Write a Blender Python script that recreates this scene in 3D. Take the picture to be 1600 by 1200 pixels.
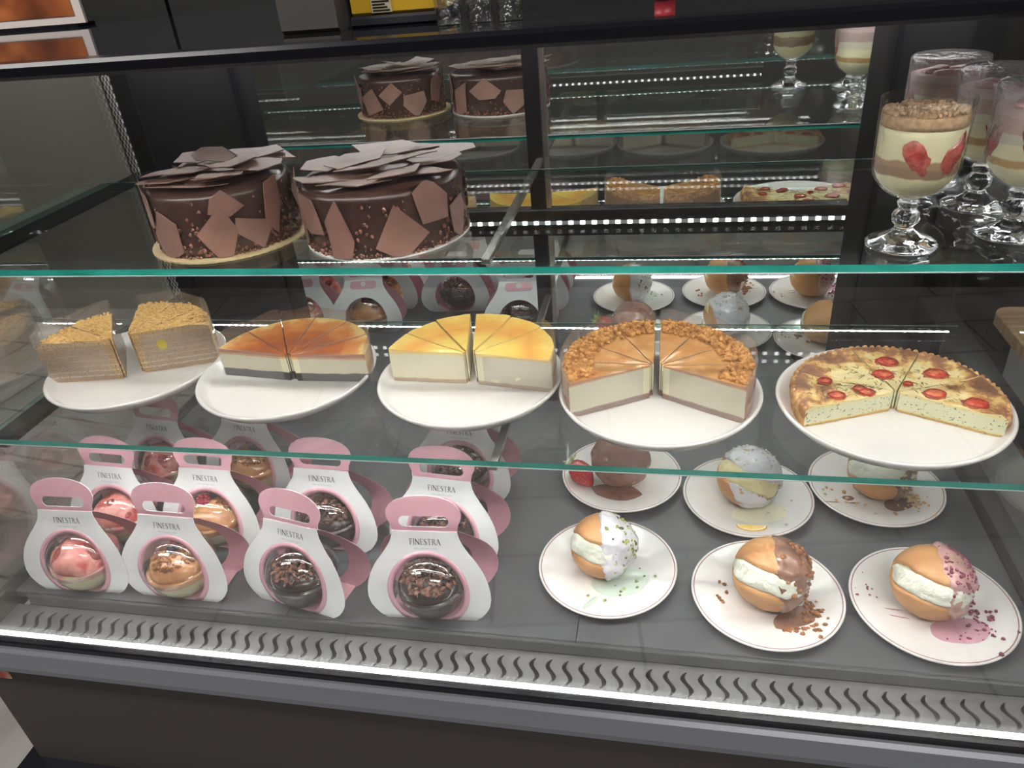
import bpy, math, random
import numpy as np
from mathutils import Vector, Matrix, noise
from mathutils.geometry import delaunay_2d_cdt
PI = math.pi
sc = bpy.context.scene
for o in list(bpy.data.objects): bpy.data.objects.remove(o)
C = bpy.data.collections.new('bakery'); sc.collection.children.link(C)

# ---------------------------------------------------------------- camera
def _n(v): v = np.array(v, float); return v / np.linalg.norm(v)
H = 0.80
Xc = _n([5980, 144, -1173]); Dc = _n([183, 1950, 1173]); Dc = _n(Dc - Xc * (Dc @ Xc)); Yc = _n(np.cross(Xc, Dc))
R = np.stack([Xc, Yc, -Dc])
cam = bpy.data.cameras.new('camera'); camo = bpy.data.objects.new('camera', cam); C.objects.link(camo)
cam.sensor_width = 36; cam.lens = 1173 / 1600 * 36; cam.clip_start = 0.02
M = Matrix.Identity(4)
for i in range(3):
    M[i][0] = R[i][0]; M[i][1] = -R[i][1]; M[i][2] = -R[i][2]
M[2][3] = H
camo.matrix_world = M
sc.camera = camo
# ---------------------------------------------------------------- view, world, lamps of the shop and an added wall light
sc.view_settings.view_transform = 'Standard'; sc.view_settings.look = 'None'
sc.view_settings.exposure = 1.0; sc.view_settings.gamma = 1.0; sc.view_settings.use_curve_mapping = False
sc.cycles.transparent_max_bounces = 40; sc.cycles.max_bounces = 14; sc.cycles.glossy_bounces = 10
sc.cycles.transmission_bounces = 10; sc.cycles.diffuse_bounces = 4
sc.cycles.caustics_reflective = False; sc.cycles.caustics_refractive = False
w = bpy.data.worlds.new('shop'); sc.world = w; w.use_nodes = True
w.node_tree.nodes['Background'].inputs[0].default_value = (0.75, 0.78, 0.85, 1)
w.node_tree.nodes['Background'].inputs[1].default_value = 0.42
def area(name, loc, rot, sx, sy, power, col=(1, 0.97, 0.93)):
    l = bpy.data.lights.new(name, 'AREA'); l.shape = 'RECTANGLE'; l.size = sx; l.size_y = sy; l.energy = power; l.color = col
    o = bpy.data.objects.new(name, l); C.objects.link(o); o.location = loc; o.rotation_euler = rot; return o
area('shop_ceiling_fill', (-2.6, 2.75, 2.2), (0, 0, 0), 2.4, 0.3, 44)  # added light that only brightens the back wall
SHELF_LED = 62.0       # thin LED tapes under the front edges of the glass shelves
LED_POWER = 44.0       # emission of the LED bars under the canopy
area('shop_ceiling_fill', (0.9, -0.9, 2.2), (0, 0, 0), 1.6, 0.3, 30)
area('shop_ceiling_fill', (-1.9, 0.1, 2.2), (0, 0, 0), 1.6, 0.3, 40)

# ---------------------------------------------------------------- materials
def nt(m): m.use_nodes = True; t = m.node_tree; t.nodes.clear(); return t
def N(t, k, **kw):
    n = t.nodes.new(k)
    for a, b in kw.items():
        if a.startswith('i_'):
            n.inputs[a[2:].replace('_', ' ')].default_value = b
        else: setattr(n, a, b)
    return n
def c4(c): return (c[0], c[1], c[2], 1)
def srgb(r, g, b):
    f = lambda x: (x / 255 / 12.92) if x / 255 <= .04045 else ((x / 255 + .055) / 1.055) ** 2.4
    return (f(r), f(g), f(b))
def pm(name, col, col2=None, scale=60, rough=.5, bump=0, bscale=None, metal=0, coat=0, sss=0, lo=.4, hi=.6, spec=.5, detail=4, emit=None, es=0, stretch=None):
    m = bpy.data.materials.new(name); t = nt(m); L = t.links
    out = N(t, 'ShaderNodeOutputMaterial'); b = N(t, 'ShaderNodeBsdfPrincipled'); L.new(b.outputs[0], out.inputs[0])
    b.inputs['Base Color'].default_value = c4(col); b.inputs['Roughness'].default_value = rough; b.inputs['Metallic'].default_value = metal
    b.inputs['Coat Weight'].default_value = coat; b.inputs['Coat Roughness'].default_value = .08
    b.inputs['Specular IOR Level'].default_value = spec
    if sss:
        b.inputs['Subsurface Weight'].default_value = sss; b.inputs['Subsurface Radius'].default_value = (.01, .006, .004); b.inputs['Subsurface Scale'].default_value = .5
    if emit: b.inputs['Emission Color'].default_value = c4(emit); b.inputs['Emission Strength'].default_value = es
    tc = N(t, 'ShaderNodeTexCoord'); src = tc.outputs['Object']
    if stretch:
        mp = N(t, 'ShaderNodeMapping'); mp.inputs['Scale'].default_value = stretch; L.new(src, mp.inputs[0]); src = mp.outputs[0]
    if col2 is not None:
        nz = N(t, 'ShaderNodeTexNoise', i_Scale=scale, i_Detail=detail); L.new(src, nz.inputs['Vector'])
        r = N(t, 'ShaderNodeValToRGB'); r.color_ramp.elements[0].position = lo; r.color_ramp.elements[1].position = hi
        r.color_ramp.elements[0].color = c4(col); r.color_ramp.elements[1].color = c4(col2)
        L.new(nz.outputs[0], r.inputs[0]); L.new(r.outputs[0], b.inputs['Base Color'])
    if bump:
        n2 = N(t, 'ShaderNodeTexNoise', i_Scale=bscale or scale, i_Detail=5); L.new(src, n2.inputs['Vector'])
        bp = N(t, 'ShaderNodeBump', i_Strength=1.0, i_Distance=bump); L.new(n2.outputs[0], bp.inputs['Height']); L.new(bp.outputs[0], b.inputs['Normal'])
    return m
def bands(name, stops, wob=.0015, nscale=150, speck=None, rough=.6, bump=.0006, bscale=300, sss=0, axis=2, colnoise=.0):
    """horizontal layers: stops = [(z, colour)...], constant steps with a wavy limit"""
    m = bpy.data.materials.new(name); t = nt(m); L = t.links
    out = N(t, 'ShaderNodeOutputMaterial'); b = N(t, 'ShaderNodeBsdfPrincipled'); L.new(b.outputs[0], out.inputs[0]); b.inputs['Roughness'].default_value = rough
    tc = N(t, 'ShaderNodeTexCoord'); sp = N(t, 'ShaderNodeSeparateXYZ'); L.new(tc.outputs['Object'], sp.inputs[0])
    nz = N(t, 'ShaderNodeTexNoise', i_Scale=nscale, i_Detail=3); L.new(tc.outputs['Object'], nz.inputs['Vector'])
    ma = N(t, 'ShaderNodeMath', operation='MULTIPLY_ADD'); L.new(nz.outputs[0], ma.inputs[0]); ma.inputs[1].default_value = wob * 2; ma.inputs[2].default_value = -wob
    ad = N(t, 'ShaderNodeMath', operation='ADD'); L.new(sp.outputs[axis], ad.inputs[0]); L.new(ma.outputs[0], ad.inputs[1])
    zm = stops[-1][0] * 1.001
    dv = N(t, 'ShaderNodeMath', operation='DIVIDE'); L.new(ad.outputs[0], dv.inputs[0]); dv.inputs[1].default_value = zm
    r = N(t, 'ShaderNodeValToRGB'); cr = r.color_ramp; cr.interpolation = 'LINEAR'; L.new(dv.outputs[0], r.inputs[0])
    pts = []
    z0 = 0
    for z, c in stops:
        pts.append((z0 / zm, c)); pts.append((max(z / zm - .02, z0 / zm), c)); z0 = z
    while len(cr.elements) < min(len(pts), 32): cr.elements.new(1)
    for e, (p, c) in zip(cr.elements, pts): e.position = min(p, 1); e.color = c4(c)
    src = r.outputs[0]
    if speck:
        n3 = N(t, 'ShaderNodeTexNoise', i_Scale=speck[1], i_Detail=2); L.new(tc.outputs['Object'], n3.inputs['Vector'])
        r3 = N(t, 'ShaderNodeValToRGB'); r3.color_ramp.elements[0].position = speck[2]; r3.color_ramp.elements[1].position = speck[2] + .05; L.new(n3.outputs[0], r3.inputs[0])
        mx = N(t, 'ShaderNodeMixRGB'); L.new(r3.outputs[0], mx.inputs[0]); L.new(src, mx.inputs[1]); mx.inputs[2].default_value = c4(speck[0]); src = mx.outputs[0]
    L.new(src, b.inputs['Base Color'])
    n2 = N(t, 'ShaderNodeTexNoise', i_Scale=bscale, i_Detail=5); L.new(tc.outputs['Object'], n2.inputs['Vector'])
    bp = N(t, 'ShaderNodeBump', i_Strength=1.0, i_Distance=bump); L.new(n2.outputs[0], bp.inputs['Height']); L.new(bp.outputs[0], b.inputs['Normal'])
    return m
def pane(name, tint=(1, 1, 1), add=.0, rough=0.0, bump=0, bscale=80, haze=0, ior=1.5):
    """thin clear sheet: what is behind it plus a mirror-like share of the surroundings"""
    m = bpy.data.materials.new(name); t = nt(m); L = t.links
    out = N(t, 'ShaderNodeOutputMaterial'); tr = N(t, 'ShaderNodeBsdfTransparent'); tr.inputs[0].default_value = c4(tint)
    gl = N(t, 'ShaderNodeBsdfGlossy'); gl.inputs['Roughness'].default_value = rough
    fr = N(t, 'ShaderNodeFresnel'); fr.inputs['IOR'].default_value = ior
    # a surface seen from inside would turn totally reflecting, so feed it the outward IOR both ways
    geo = N(t, 'ShaderNodeNewGeometry'); mi = N(t, 'ShaderNodeMix'); mi.data_type = 'FLOAT'
    L.new(geo.outputs['Backfacing'], mi.inputs[0]); mi.inputs[2].default_value = ior; mi.inputs[3].default_value = 1 / ior
    L.new(mi.outputs[0], fr.inputs['IOR'])
    a = N(t, 'ShaderNodeMath', operation='ADD', use_clamp=True); L.new(fr.outputs[0], a.inputs[0]); a.inputs[1].default_value = add
    mx = N(t, 'ShaderNodeMixShader'); L.new(a.outputs[0], mx.inputs[0]); L.new(tr.outputs[0], mx.inputs[1]); L.new(gl.outputs[0], mx.inputs[2])
    last = mx
    if haze:
        df = N(t, 'ShaderNodeBsdfDiffuse'); df.inputs[0].default_value = (.9, .88, .9, 1)
        m2 = N(t, 'ShaderNodeMixShader'); m2.inputs[0].default_value = haze; L.new(mx.outputs[0], m2.inputs[1]); L.new(df.outputs[0], m2.inputs[2]); last = m2
    if bump:
        tc = N(t, 'ShaderNodeTexCoord'); n2 = N(t, 'ShaderNodeTexNoise', i_Scale=bscale, i_Detail=3); L.new(tc.outputs['Object'], n2.inputs['Vector'])
        bp = N(t, 'ShaderNodeBump', i_Strength=1.0, i_Distance=bump); L.new(n2.outputs[0], bp.inputs['Height'])
        L.new(bp.outputs[0], gl.inputs['Normal']); L.new(bp.outputs[0], fr.inputs['Normal'])
    L.new(last.outputs[0], out.inputs[0]); return m
def emis(name, col, st, dots=0, dark=.15):
    m = bpy.data.materials.new(name); t = nt(m); L = t.links
    out = N(t, 'ShaderNodeOutputMaterial'); e = N(t, 'ShaderNodeEmission'); e.inputs[0].default_value = c4(col); e.inputs[1].default_value = st
    if dots:
        tc = N(t, 'ShaderNodeTexCoord'); sp = N(t, 'ShaderNodeSeparateXYZ'); L.new(tc.outputs['Object'], sp.inputs[0])
        a = N(t, 'ShaderNodeMath', operation='MULTIPLY'); L.new(sp.outputs[0], a.inputs[0]); a.inputs[1].default_value = 2 * PI / dots
        s = N(t, 'ShaderNodeMath', operation='SINE'); L.new(a.outputs[0], s.inputs[0])
        r = N(t, 'ShaderNodeMapRange'); r.inputs[1].default_value = .0; r.inputs[2].default_value = .9; r.inputs[3].default_value = st * dark; r.inputs[4].default_value = st * 1.6
        L.new(s.outputs[0], r.inputs[0]); L.new(r.outputs[0], e.inputs[1])
    L.new(e.outputs[0], out.inputs[0]); return m
def glass(name, col=(1, 1, 1), rough=0.0, ior=1.45):
    m = bpy.data.materials.new(name); t = nt(m); L = t.links
    out = N(t, 'ShaderNodeOutputMaterial'); g = N(t, 'ShaderNodeBsdfGlass'); g.inputs[0].default_value = c4(col); g.inputs['Roughness'].default_value = rough; g.inputs['IOR'].default_value = ior
    L.new(g.outputs[0], out.inputs[0]); return m

K = {}
K['black'] = pm('black_gloss', (.012, .012, .014), rough=.04)
K['frame'] = pm('black_frame', (.006, .006, .009), rough=.25)
K['panelblack'] = pm('black_panel', (.016, .016, .018), rough=.22)
K['panelbrown'] = pm('brown_panel', srgb(66, 60, 57), rough=.75, bump=.0002, bscale=900)
K['ledge'] = pm('grey_ledge', (.16, .165, .185), rough=.38, metal=.4, bump=.0001, bscale=1200)
K['deck'] = pm('anthracite_deck', (.080, .084, .092), (.095, .10, .108), scale=9, rough=.36, bump=.00012, bscale=1500)
K['grille'] = pm('grey_metal_grille', (.18, .185, .185), rough=.4, metal=.35)
K['lip'] = pm('grey_lip', (.10, .105, .105), rough=.35, metal=.3)
K['slot'] = pm('slot_dark', (.03, .03, .028), rough=.7)
K['silver'] = pm('silver_metal', (.36, .35, .33), rough=.25, metal=.9)
K['mirror'] = pm('mirror', (.86, .90, .88), rough=.0, metal=1)
K['teal'] = pm('glass_edge_teal', (.012, .27, .22), (.03, .36, .30), scale=12, rough=.12, coat=.6)
def edge_mat():
    m = pm('glass_edge_teal', (.012, .27, .22), (.03, .36, .30), scale=12, rough=.12, coat=.6); t = m.node_tree; L = t.links
    out = [n for n in t.nodes if n.type == 'OUTPUT_MATERIAL'][0]; b = [n for n in t.nodes if n.type == 'BSDF_PRINCIPLED'][0]
    geo = N(t, 'ShaderNodeNewGeometry'); tr = N(t, 'ShaderNodeBsdfTransparent'); tr.inputs[0].default_value = (.55, .82, .76, 1); mx = N(t, 'ShaderNodeMixShader')
    L.new(geo.outputs['Backfacing'], mx.inputs[0]); L.new(b.outputs[0], mx.inputs[1]); L.new(tr.outputs[0], mx.inputs[2]); L.new(mx.outputs[0], out.inputs[0]); return m
K['teal'] = edge_mat()
K['ledshelf2'] = emis('led_shelf_dim', (1, 1, .98), 12, dots=.012, dark=.1)
K['teal2'] = pm('tape_backing', (.02, .12, .10), rough=.4)
K['arris'] = pm('polished_arris', (.55, .62, .60), rough=.2)
K['shelf'] = pane('shelf_glass', (.975, .99, .983), add=.0)
K['front'] = pane('front_glass', (.985, .99, .985), add=.065)
K['side'] = pane('side_glass', (.97, .98, .975), add=.26)
K['film'] = pane('plastic_film', (.97, .965, .97), add=.03, rough=.03, bump=.0008, bscale=60, haze=.14)
K['cling'] = pane('cling_film', (.95, .94, .96), add=.06, rough=.06, bump=.003, bscale=90, haze=.18)
K['dome'] = pane('clear_plastic', (.985, .985, .99), add=.05, rough=.02, bump=.0006, bscale=50)
K['bowl'] = pane('goblet_glass', (.98, .985, .98), add=.04, rough=.0, bump=.003, bscale=130)
K['glass'] = glass('solid_glass', (.98, .99, 1))
K['led'] = emis('led_bar', (1, .98, .95), LED_POWER, dots=.016, dark=.25)
K['ledwide'] = emis('led_panel', (1, .97, .94), 9.0)
K['ledback'] = emis('led_back', (1, 1, 1), 3.2, dots=.020, dark=.05)
K['ledshelf'] = emis('led_shelf', (1, 1, .98), SHELF_LED, dots=.012, dark=.1)
K['ledfront'] = emis('led_front', (1, 1, 1), 5.0, dots=.008, dark=.8)
K['porcelain'] = pm('porcelain', (.80, .79, .77), rough=.12, coat=.3)
K['rimline'] = pm('brown_rim_line', srgb(150, 110, 105), rough=.3)
K['card'] = pm('white_card', (.78, .79, .80), rough=.45, coat=.15)
K['pink'] = pm('pink_card', srgb(220, 168, 180), rough=.45, coat=.1)
K['ink'] = pm('black_ink', (.012, .012, .016), rough=.5)
K['ink2'] = pm('grey_ink', (.32, .32, .34), rough=.5)
K['choc'] = pm('dark_chocolate', srgb(62, 42, 38), srgb(74, 52, 46), scale=40, rough=.3, bump=.0004, bscale=120)
K['shard'] = pm('milk_chocolate_shard', srgb(128, 92, 80), srgb(146, 108, 94), scale=30, rough=.46, bump=.0009, bscale=45, lo=.3, hi=.7, spec=1.0)
K['nib'] = pm('chocolate_nibs', srgb(150, 100, 82), srgb(84, 54, 46), scale=200, rough=.35)
K['board'] = pm('gold_paper_board', srgb(225, 205, 160), rough=.35, metal=.3)
K['wboard'] = pm('white_paper_board', srgb(225, 222, 215), rough=.5)
K['crumbtop'] = pm('golden_cake_crumbs', srgb(246, 208, 138), srgb(226, 176, 104), scale=260, rough=.8, bump=.0022, bscale=230, lo=.42, hi=.66)
K['wood'] = pm('pale_wood', srgb(214, 184, 146), srgb(190, 152, 112), scale=10, rough=.45, stretch=(1, 12, 1))
K['cookie'] = pm('caramel_cookie_crumbs', srgb(226, 170, 100), srgb(192, 130, 68), scale=150, rough=.8, bump=.0008, bscale=600)
K['cookie2'] = pm('brown_cookie_crumbs', srgb(176, 118, 74), srgb(140, 88, 52), scale=150, rough=.8, bump=.0008, bscale=600)
K['caramel'] = pm('caramel_top', srgb(204, 142, 80), srgb(222, 168, 106), scale=40, rough=.18, coat=.5, bump=.0008, bscale=70)
K['bun'] = pm('golden_bun_crust', srgb(216, 164, 108), srgb(180, 120, 72), scale=18, rough=.42, bump=.0006, bscale=60, lo=.3, hi=.75)
K['cream'] = pm('whipped_cream', srgb(232, 236, 220), rough=.55, bump=.0014, bscale=220)
K['creamy'] = pm('custard_cream', srgb(240, 228, 176), rough=.45, bump=.0018, bscale=140)
K['straw'] = pm('strawberry_flesh', srgb(156, 56, 54), srgb(192, 100, 88), scale=90, rough=.25, coat=.4, bump=.0006, bscale=260)
K['berry'] = pm('raspberry', srgb(176, 40, 66), rough=.3, coat=.3)
K['dkberry'] = pm('dark_berry', srgb(60, 50, 62), rough=.35)
K['leaf'] = pm('strawberry_leaf', srgb(120, 150, 84), srgb(160, 180, 120), scale=90, rough=.5)
K['pinkcream'] = pm('pink_strawberry_cream', srgb(240, 170, 160), srgb(222, 98, 88), scale=38, rough=.35, bump=.001, bscale=80, lo=.42, hi=.6, coat=.3)
K['shaving'] = pm('chocolate_shavings', srgb(150, 104, 86), srgb(92, 58, 48), scale=120, rough=.4)
K['puddle_mint'] = pm('mint_sauce', srgb(206, 222, 208), rough=.12, coat=.5)

# ---------------------------------------------------------------- mesh helpers
class MB:
    def __init__(s): s.v = []; s.f = []; s.m = []
    def add(s, vs, fs, mi=0):
        o = len(s.v); s.v += [tuple(p) for p in vs]; s.f += [tuple(i + o for i in f) for f in fs]; s.m += [mi] * len(fs); return s
    def box(s, a, b, mi=0):
        x0, y0, z0 = a; x1, y1, z1 = b
        vs = [(x0, y0, z0), (x1, y0, z0), (x1, y1, z0), (x0, y1, z0), (x0, y0, z1), (x1, y0, z1), (x1, y1, z1), (x0, y1, z1)]
        return s.add(vs, [(0, 3, 2, 1), (4, 5, 6, 7), (0, 1, 5, 4), (1, 2, 6, 5), (2, 3, 7, 6), (3, 0, 4, 7)], mi)
    def lathe(s, prof, n=48, mi=0, cx=0, cy=0, fn=None, close=False):
        vs = []; fs = []; k = len(prof)
        for i in range(n):
            a = 2 * PI * i / n
            for j, (r, z) in enumerate(prof):
                rr = r if fn is None else fn(r, z, a)
                vs.append((cx + rr * math.cos(a), cy + rr * math.sin(a), z))
        for i in range(n):
            i2 = (i + 1) % n
            for j in range(k - 1 if not close else k):
                j2 = (j + 1) % k
                fs.append((i * k + j, i2 * k + j, i2 * k + j2, i * k + j2))
        return s.add(vs, fs, mi)
    def ico(s, c, r, sub=1, mi=0, nz=0, nsc=1.0, sc3=(1, 1, 1), seed=0, rot=None):
        vs, fs = ICO(sub); out = []
        for v in vs:
            d = Vector(v); q = 1 + (nz * noise.noise(d * nsc + Vector((seed * 3.1, seed * 1.7, seed))) if nz else 0)
            p = Vector((d.x * sc3[0], d.y * sc3[1], d.z * sc3[2])) * r * q
            if rot is not None: p = rot @ p
            out.append((c[0] + p.x, c[1] + p.y, c[2] + p.z))
        return s.add(out, fs, mi)
    def obj(s, name, mats, parent=None, smooth=True, loc=None, kind=None, label=None, sharp=None):
        me = bpy.data.meshes.new(name); me.from_pydata(s.v, [], s.f); me.update()
        if not isinstance(mats, (list, tuple)): mats = [mats]
        for m in mats: me.materials.append(m)
        me.polygons.foreach_set('material_index', s.m)
        if smooth: me.shade_smooth()
        if sharp: me.set_sharp_from_angle(angle=math.radians(sharp))
        o = bpy.data.objects.new(name, me); C.objects.link(o)
        if parent: o.parent = parent
        if loc: o.location = loc
        if kind: o['kind'] = kind
        if label: o['label'] = label
        return o
_ico = {}
def ICO(sub):
    if sub not in _ico:
        import bmesh
        b = bmesh.new(); bmesh.ops.create_icosphere(b, subdivisions=sub, radius=1)
        _ico[sub] = ([tuple(v.co) for v in b.verts], [tuple(v.index for v in f.verts) for f in b.faces]); b.free()
    return _ico[sub]
def thing(name, label, cat, loc=(0, 0, 0), rz=0, group=None):
    o = bpy.data.objects.new(name, None); C.objects.link(o); o.empty_display_size = .02; o.location = loc; o.rotation_euler = (0, 0, rz)
    o['label'] = label; o['category'] = cat
    if group: o['group'] = group
    return o
def tag(o, label, cat, group=None, kind=None):
    o['label'] = label; o['category'] = cat
    if group: o['group'] = group
    if kind: o['kind'] = kind
    return o
def struct(o): o['kind'] = 'structure'; return o
def rbox(a, b, r=.002):
    """box with small chamfered edges (profile in YZ, run along X)"""
    x0, y0, z0 = a; x1, y1, z1 = b
    pr = [(y0 + r, z0), (y1 - r, z0), (y1, z0 + r), (y1, z1 - r), (y1 - r, z1), (y0 + r, z1), (y0, z1 - r), (y0, z0 + r)]
    vs = [(x0, y, z) for y, z in pr] + [(x1, y, z) for y, z in pr]
    fs = [(i, (i + 1) % 8, 8 + (i + 1) % 8, 8 + i) for i in range(8)] + [tuple(range(7, -1, -1)), tuple(range(8, 16))]
    return MB().add(vs, [f[::-1] for f in fs])
def inside(p, poly):
    x, y = p; c = False; j = len(poly) - 1
    for i in range(len(poly)):
        xi, yi = poly[i]; xj, yj = poly[j]
        if (yi > y) != (yj > y) and x < (xj - xi) * (y - yi) / (yj - yi) + xi: c = not c
        j = i
    return c
def tri2d(outline, holes, step):
    pts = list(outline); edges = [(i, (i + 1) % len(outline)) for i in range(len(outline))]
    for h in holes:
        o = len(pts); pts += h; edges += [(o + i, o + (i + 1) % len(h)) for i in range(len(h))]
    if step:
        xs = [p[0] for p in outline]; ys = [p[1] for p in outline]
        y = min(ys) + step * .5
        while y < max(ys):
            x = min(xs) + step * .5
            while x < max(xs):
                if inside((x, y), outline) and not any(inside((x, y), h) for h in holes):
                    if all((x - p[0]) ** 2 + (y - p[1]) ** 2 > (step * .35) ** 2 for p in pts[:sum(map(len, holes)) + len(outline)]): pts.append((x, y))
                x += step
            y += step
    r = delaunay_2d_cdt([Vector(p) for p in pts], edges, [], 0, 1e-7)
    V = [tuple(v) for v in r[0]]; F = []
    for f in r[2]:
        c = (sum(V[i][0] for i in f) / 3, sum(V[i][1] for i in f) / 3)
        if inside(c, outline) and not any(inside(c, h) for h in holes):
            a, b, d = [V[i] for i in f]
            if (b[0] - a[0]) * (d[1] - a[1]) - (b[1] - a[1]) * (d[0] - a[0]) < 0: f = f[::-1]
            F.append(tuple(f))
    return V, F
def sheet(mb, outline, holes, fn, th, step=.012, mi=(0, 1, 0)):
    """bent sheet of thickness th; fn(u,v,off) -> point, off along the normal; mi = front, back, edge material"""
    V, F = tri2d(outline, holes, step); n = len(V)
    vs = [fn(u, v, 0) for u, v in V] + [fn(u, v, th) for u, v in V]
    mb.add(vs, F, mi[0]); o = len(mb.v) - 2 * n
    mb.f += [tuple(i + n + o for i in f[::-1]) for f in F]; mb.m += [mi[1]] * len(F)
    cnt = {}
    for f in F:
        for a, b in zip(f, f[1:] + f[:1]): cnt[(a, b)] = 1
    for (a, b) in cnt:
        if (b, a) not in cnt: mb.f.append((b + o, a + o, a + n + o, b + n + o)); mb.m.append(mi[2])
def wcirc(r, n):
    return [(x, max(y, .0018 if r < .055 else .0006)) for x, y in circ(0, .0450, r, r, n)]
def circ(cx, cy, rx, ry, n=40): return [(cx + rx * math.cos(2 * PI * i / n), cy + ry * math.sin(2 * PI * i / n)) for i in range(n)]
def fbm(p, s, o=0): return noise.fractal(Vector(p) * s + Vector((o, o * 1.3, o * .7)), 1.0, 2.0, 3)

# ---------------------------------------------------------------- the shop around
FZ = -0.85
mt = pm('floor_tile', srgb(150, 146, 142), srgb(128, 124, 120), scale=6, rough=.4, stretch=(1, .25, 1))
t = mt.node_tree; L = t.links; b = [n for n in t.nodes if n.type == 'BSDF_PRINCIPLED'][0]
bk = N(t, 'ShaderNodeTexBrick'); bk.inputs['Scale'].default_value = 1.1; bk.inputs['Mortar Size'].default_value = .006
bk.inputs['Brick Width'].default_value = .9; bk.inputs['Row Height'].default_value = .3
bk.inputs['Color1'].default_value = (1, 1, 1, 1); bk.inputs['Color2'].default_value = (.85, .85, .85, 1); bk.inputs['Mortar'].default_value = (.35, .35, .35, 1)
tc = N(t, 'ShaderNodeTexCoord'); mp = N(t, 'ShaderNodeMapping'); mp.inputs['Rotation'].default_value = (0, 0, .15); L.new(tc.outputs['Object'], mp.inputs[0]); L.new(mp.outputs[0], bk.inputs[0])
src = b.inputs['Base Color'].links[0].from_socket; mx = N(t, 'ShaderNodeMixRGB', blend_type='MULTIPLY'); mx.inputs[0].default_value = 1
L.new(src, mx.inputs[1]); L.new(bk.outputs[0], mx.inputs[2]); L.new(mx.outputs[0], b.inputs['Base Color'])
struct(MB().box((-5, -2.5, FZ - .05), (3, 3.5, FZ)).obj('floor', mt, smooth=False))
struct(MB().box((-5, -2.55, FZ), (3, -2.5, 2.3)).obj('wall_front', pm('dark_shop_wall', (.05, .048, .046), rough=.8), smooth=False))
struct(MB().box((3, -2.5, FZ), (3.05, 3.5, 2.3)).obj('wall_right', pm('dark_side_wall', (.06, .058, .055), rough=.8), smooth=False))
wallm = pm('grey_wall', srgb(150, 148, 138), rough=.8)
struct(MB().box((-5, 3.4, FZ), (3, 3.5, 2.3)).obj('wall_back', wallm, smooth=False))
struct(MB().box((-5.1, -2.5, FZ), (-5, 3.5, 2.3)).obj('wall_left', wallm, smooth=False))
tag(rbox((-1.25, 1.95, FZ), (2.6, 2.25, 1.9), .01).obj('dark_backdrop', pm('black_backdrop', (.012, .012, .013), rough=.5), None, False), 'tall black cabinet added behind the display case to darken its top', 'backdrop')  # added dark mass so the canopy top reflects black instead of the wall
tag(rbox((-3.6, 1.95, .60), (-1.26, 2.25, 1.9), .01).obj('dark_backdrop_left', pm('black_backdrop_left', (.012, .012, .013), rough=.5), None, False), 'black upper cabinet to the left of the tall cabinet', 'backdrop')  # added to carry the dark backdrop further left above the case
struct(MB().box((-5, -2.5, 2.25), (3, 3.5, 2.35)).obj('ceiling', pm('dark_ceiling', (.03, .03, .033), rough=.9), smooth=False))

# ---------------------------------------------------------------- the display case
XL, XR, YF, YM = -.965, .475, .590, 1.25
Z1, Z2, ZT = .242, .487, .728
case = thing('display_case', 'long black refrigerated pastry display case with glass front and mirrored back', 'display case', (0, 0, 0))
MB().box((XL - .01, .572, -.285), (1.2, 1.3, -.052)).obj('front_panel', K['panelbrown'], case, False)
MB().box((XL - .035, .545, FZ), (1.23, 1.32, -.285)).obj('plinth', K['frame'], case, False)
mb = MB(); pr = [(.600, -.024), (.588, -.024), (.583, -.030), (.578, -.034), (.566, -.050), (.564, -.056), (.575, -.056)]
vs = [(XL - .01, y, z) for y, z in pr] + [(1.2, y, z) for y, z in pr]; k = len(pr)
mb.add(vs, [(i, (i + 1) % k, k + (i + 1) % k, k + i) for i in range(k)] + [tuple(range(k))[::-1], tuple(range(k, 2 * k))])
mb.obj('ledge', K['ledge'], case, False)
rbox((XL - .008, .585, -.040), (1.2, .598, -.018)).obj('lower_frame', K['frame'], case, False, label='black lower frame rail')
MB().box((XL + .01, .5985, -.024), (1.2, .604, -.0175)).obj('led_strip', K['ledfront'], case, False, label='glowing white light strip')
# deck: three slabs with thin seams
for i, (a, b2) in enumerate([(XL + .006, -.5105), (-.5095, -.0995), (-.0985, XR - .004)]):
    m = rbox((a, .662, -.012), (b2, 1.262, 0), .0012); m.obj('deck_panel', K['deck'], case, False)
rbox((XL + .03, .656, -.021), (XR - .006, .662, -.0005), .0015).obj('deck_lip', K['lip'], case, False)
# ventilation grille with S-shaped slots
mb = MB(); pitch = .0215; x = XL + .03; zc = -.021
def s_slot():
    L1, L2 = [], []
    for i in range(13):
        q = i / 12; yy = .006 + .036 * q; xx = .0052 * math.sin((q - .5) * 2 * PI * .95) * -1; hw = .0034 * (math.sin(PI * (q * .9 + .05))) ** .6
        L1.append((xx - hw + pitch / 2 - .0005, yy)); L2.append((xx + hw + pitch / 2 - .0005, yy))
    return L1 + L2[::-1]
slot = s_slot(); V, F = tri2d([(0, 0), (pitch, 0), (pitch, .052), (0, .052)], [slot], 0)
while x < XR - pitch:
    mb.add([(x + u, .604 + v, zc) for u, v in V], F, 0)
    ns = len(slot); mb.add([(x + u, .604 + v, zc) for u, v in slot] + [(x + u, .604 + v, zc - .003) for u, v in slot], [(i, i + ns, (i + 1) % ns + ns, (i + 1) % ns) for i in range(ns)], 0)
    x += pitch
mb.box((XL + .004, .604, zc - .004), (XL + .0299, .656, zc), 0); mb.box((x, .604, zc - .004), (XR - .004, .656, zc), 0)
mb.obj('ventilation_grille', K['grille'], case, False, label='grey metal grille of S-shaped slots')
MB().box((XL, .60, -.05), (XR, .66, -.045)).obj('air_duct', K['slot'], case, False)
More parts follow.
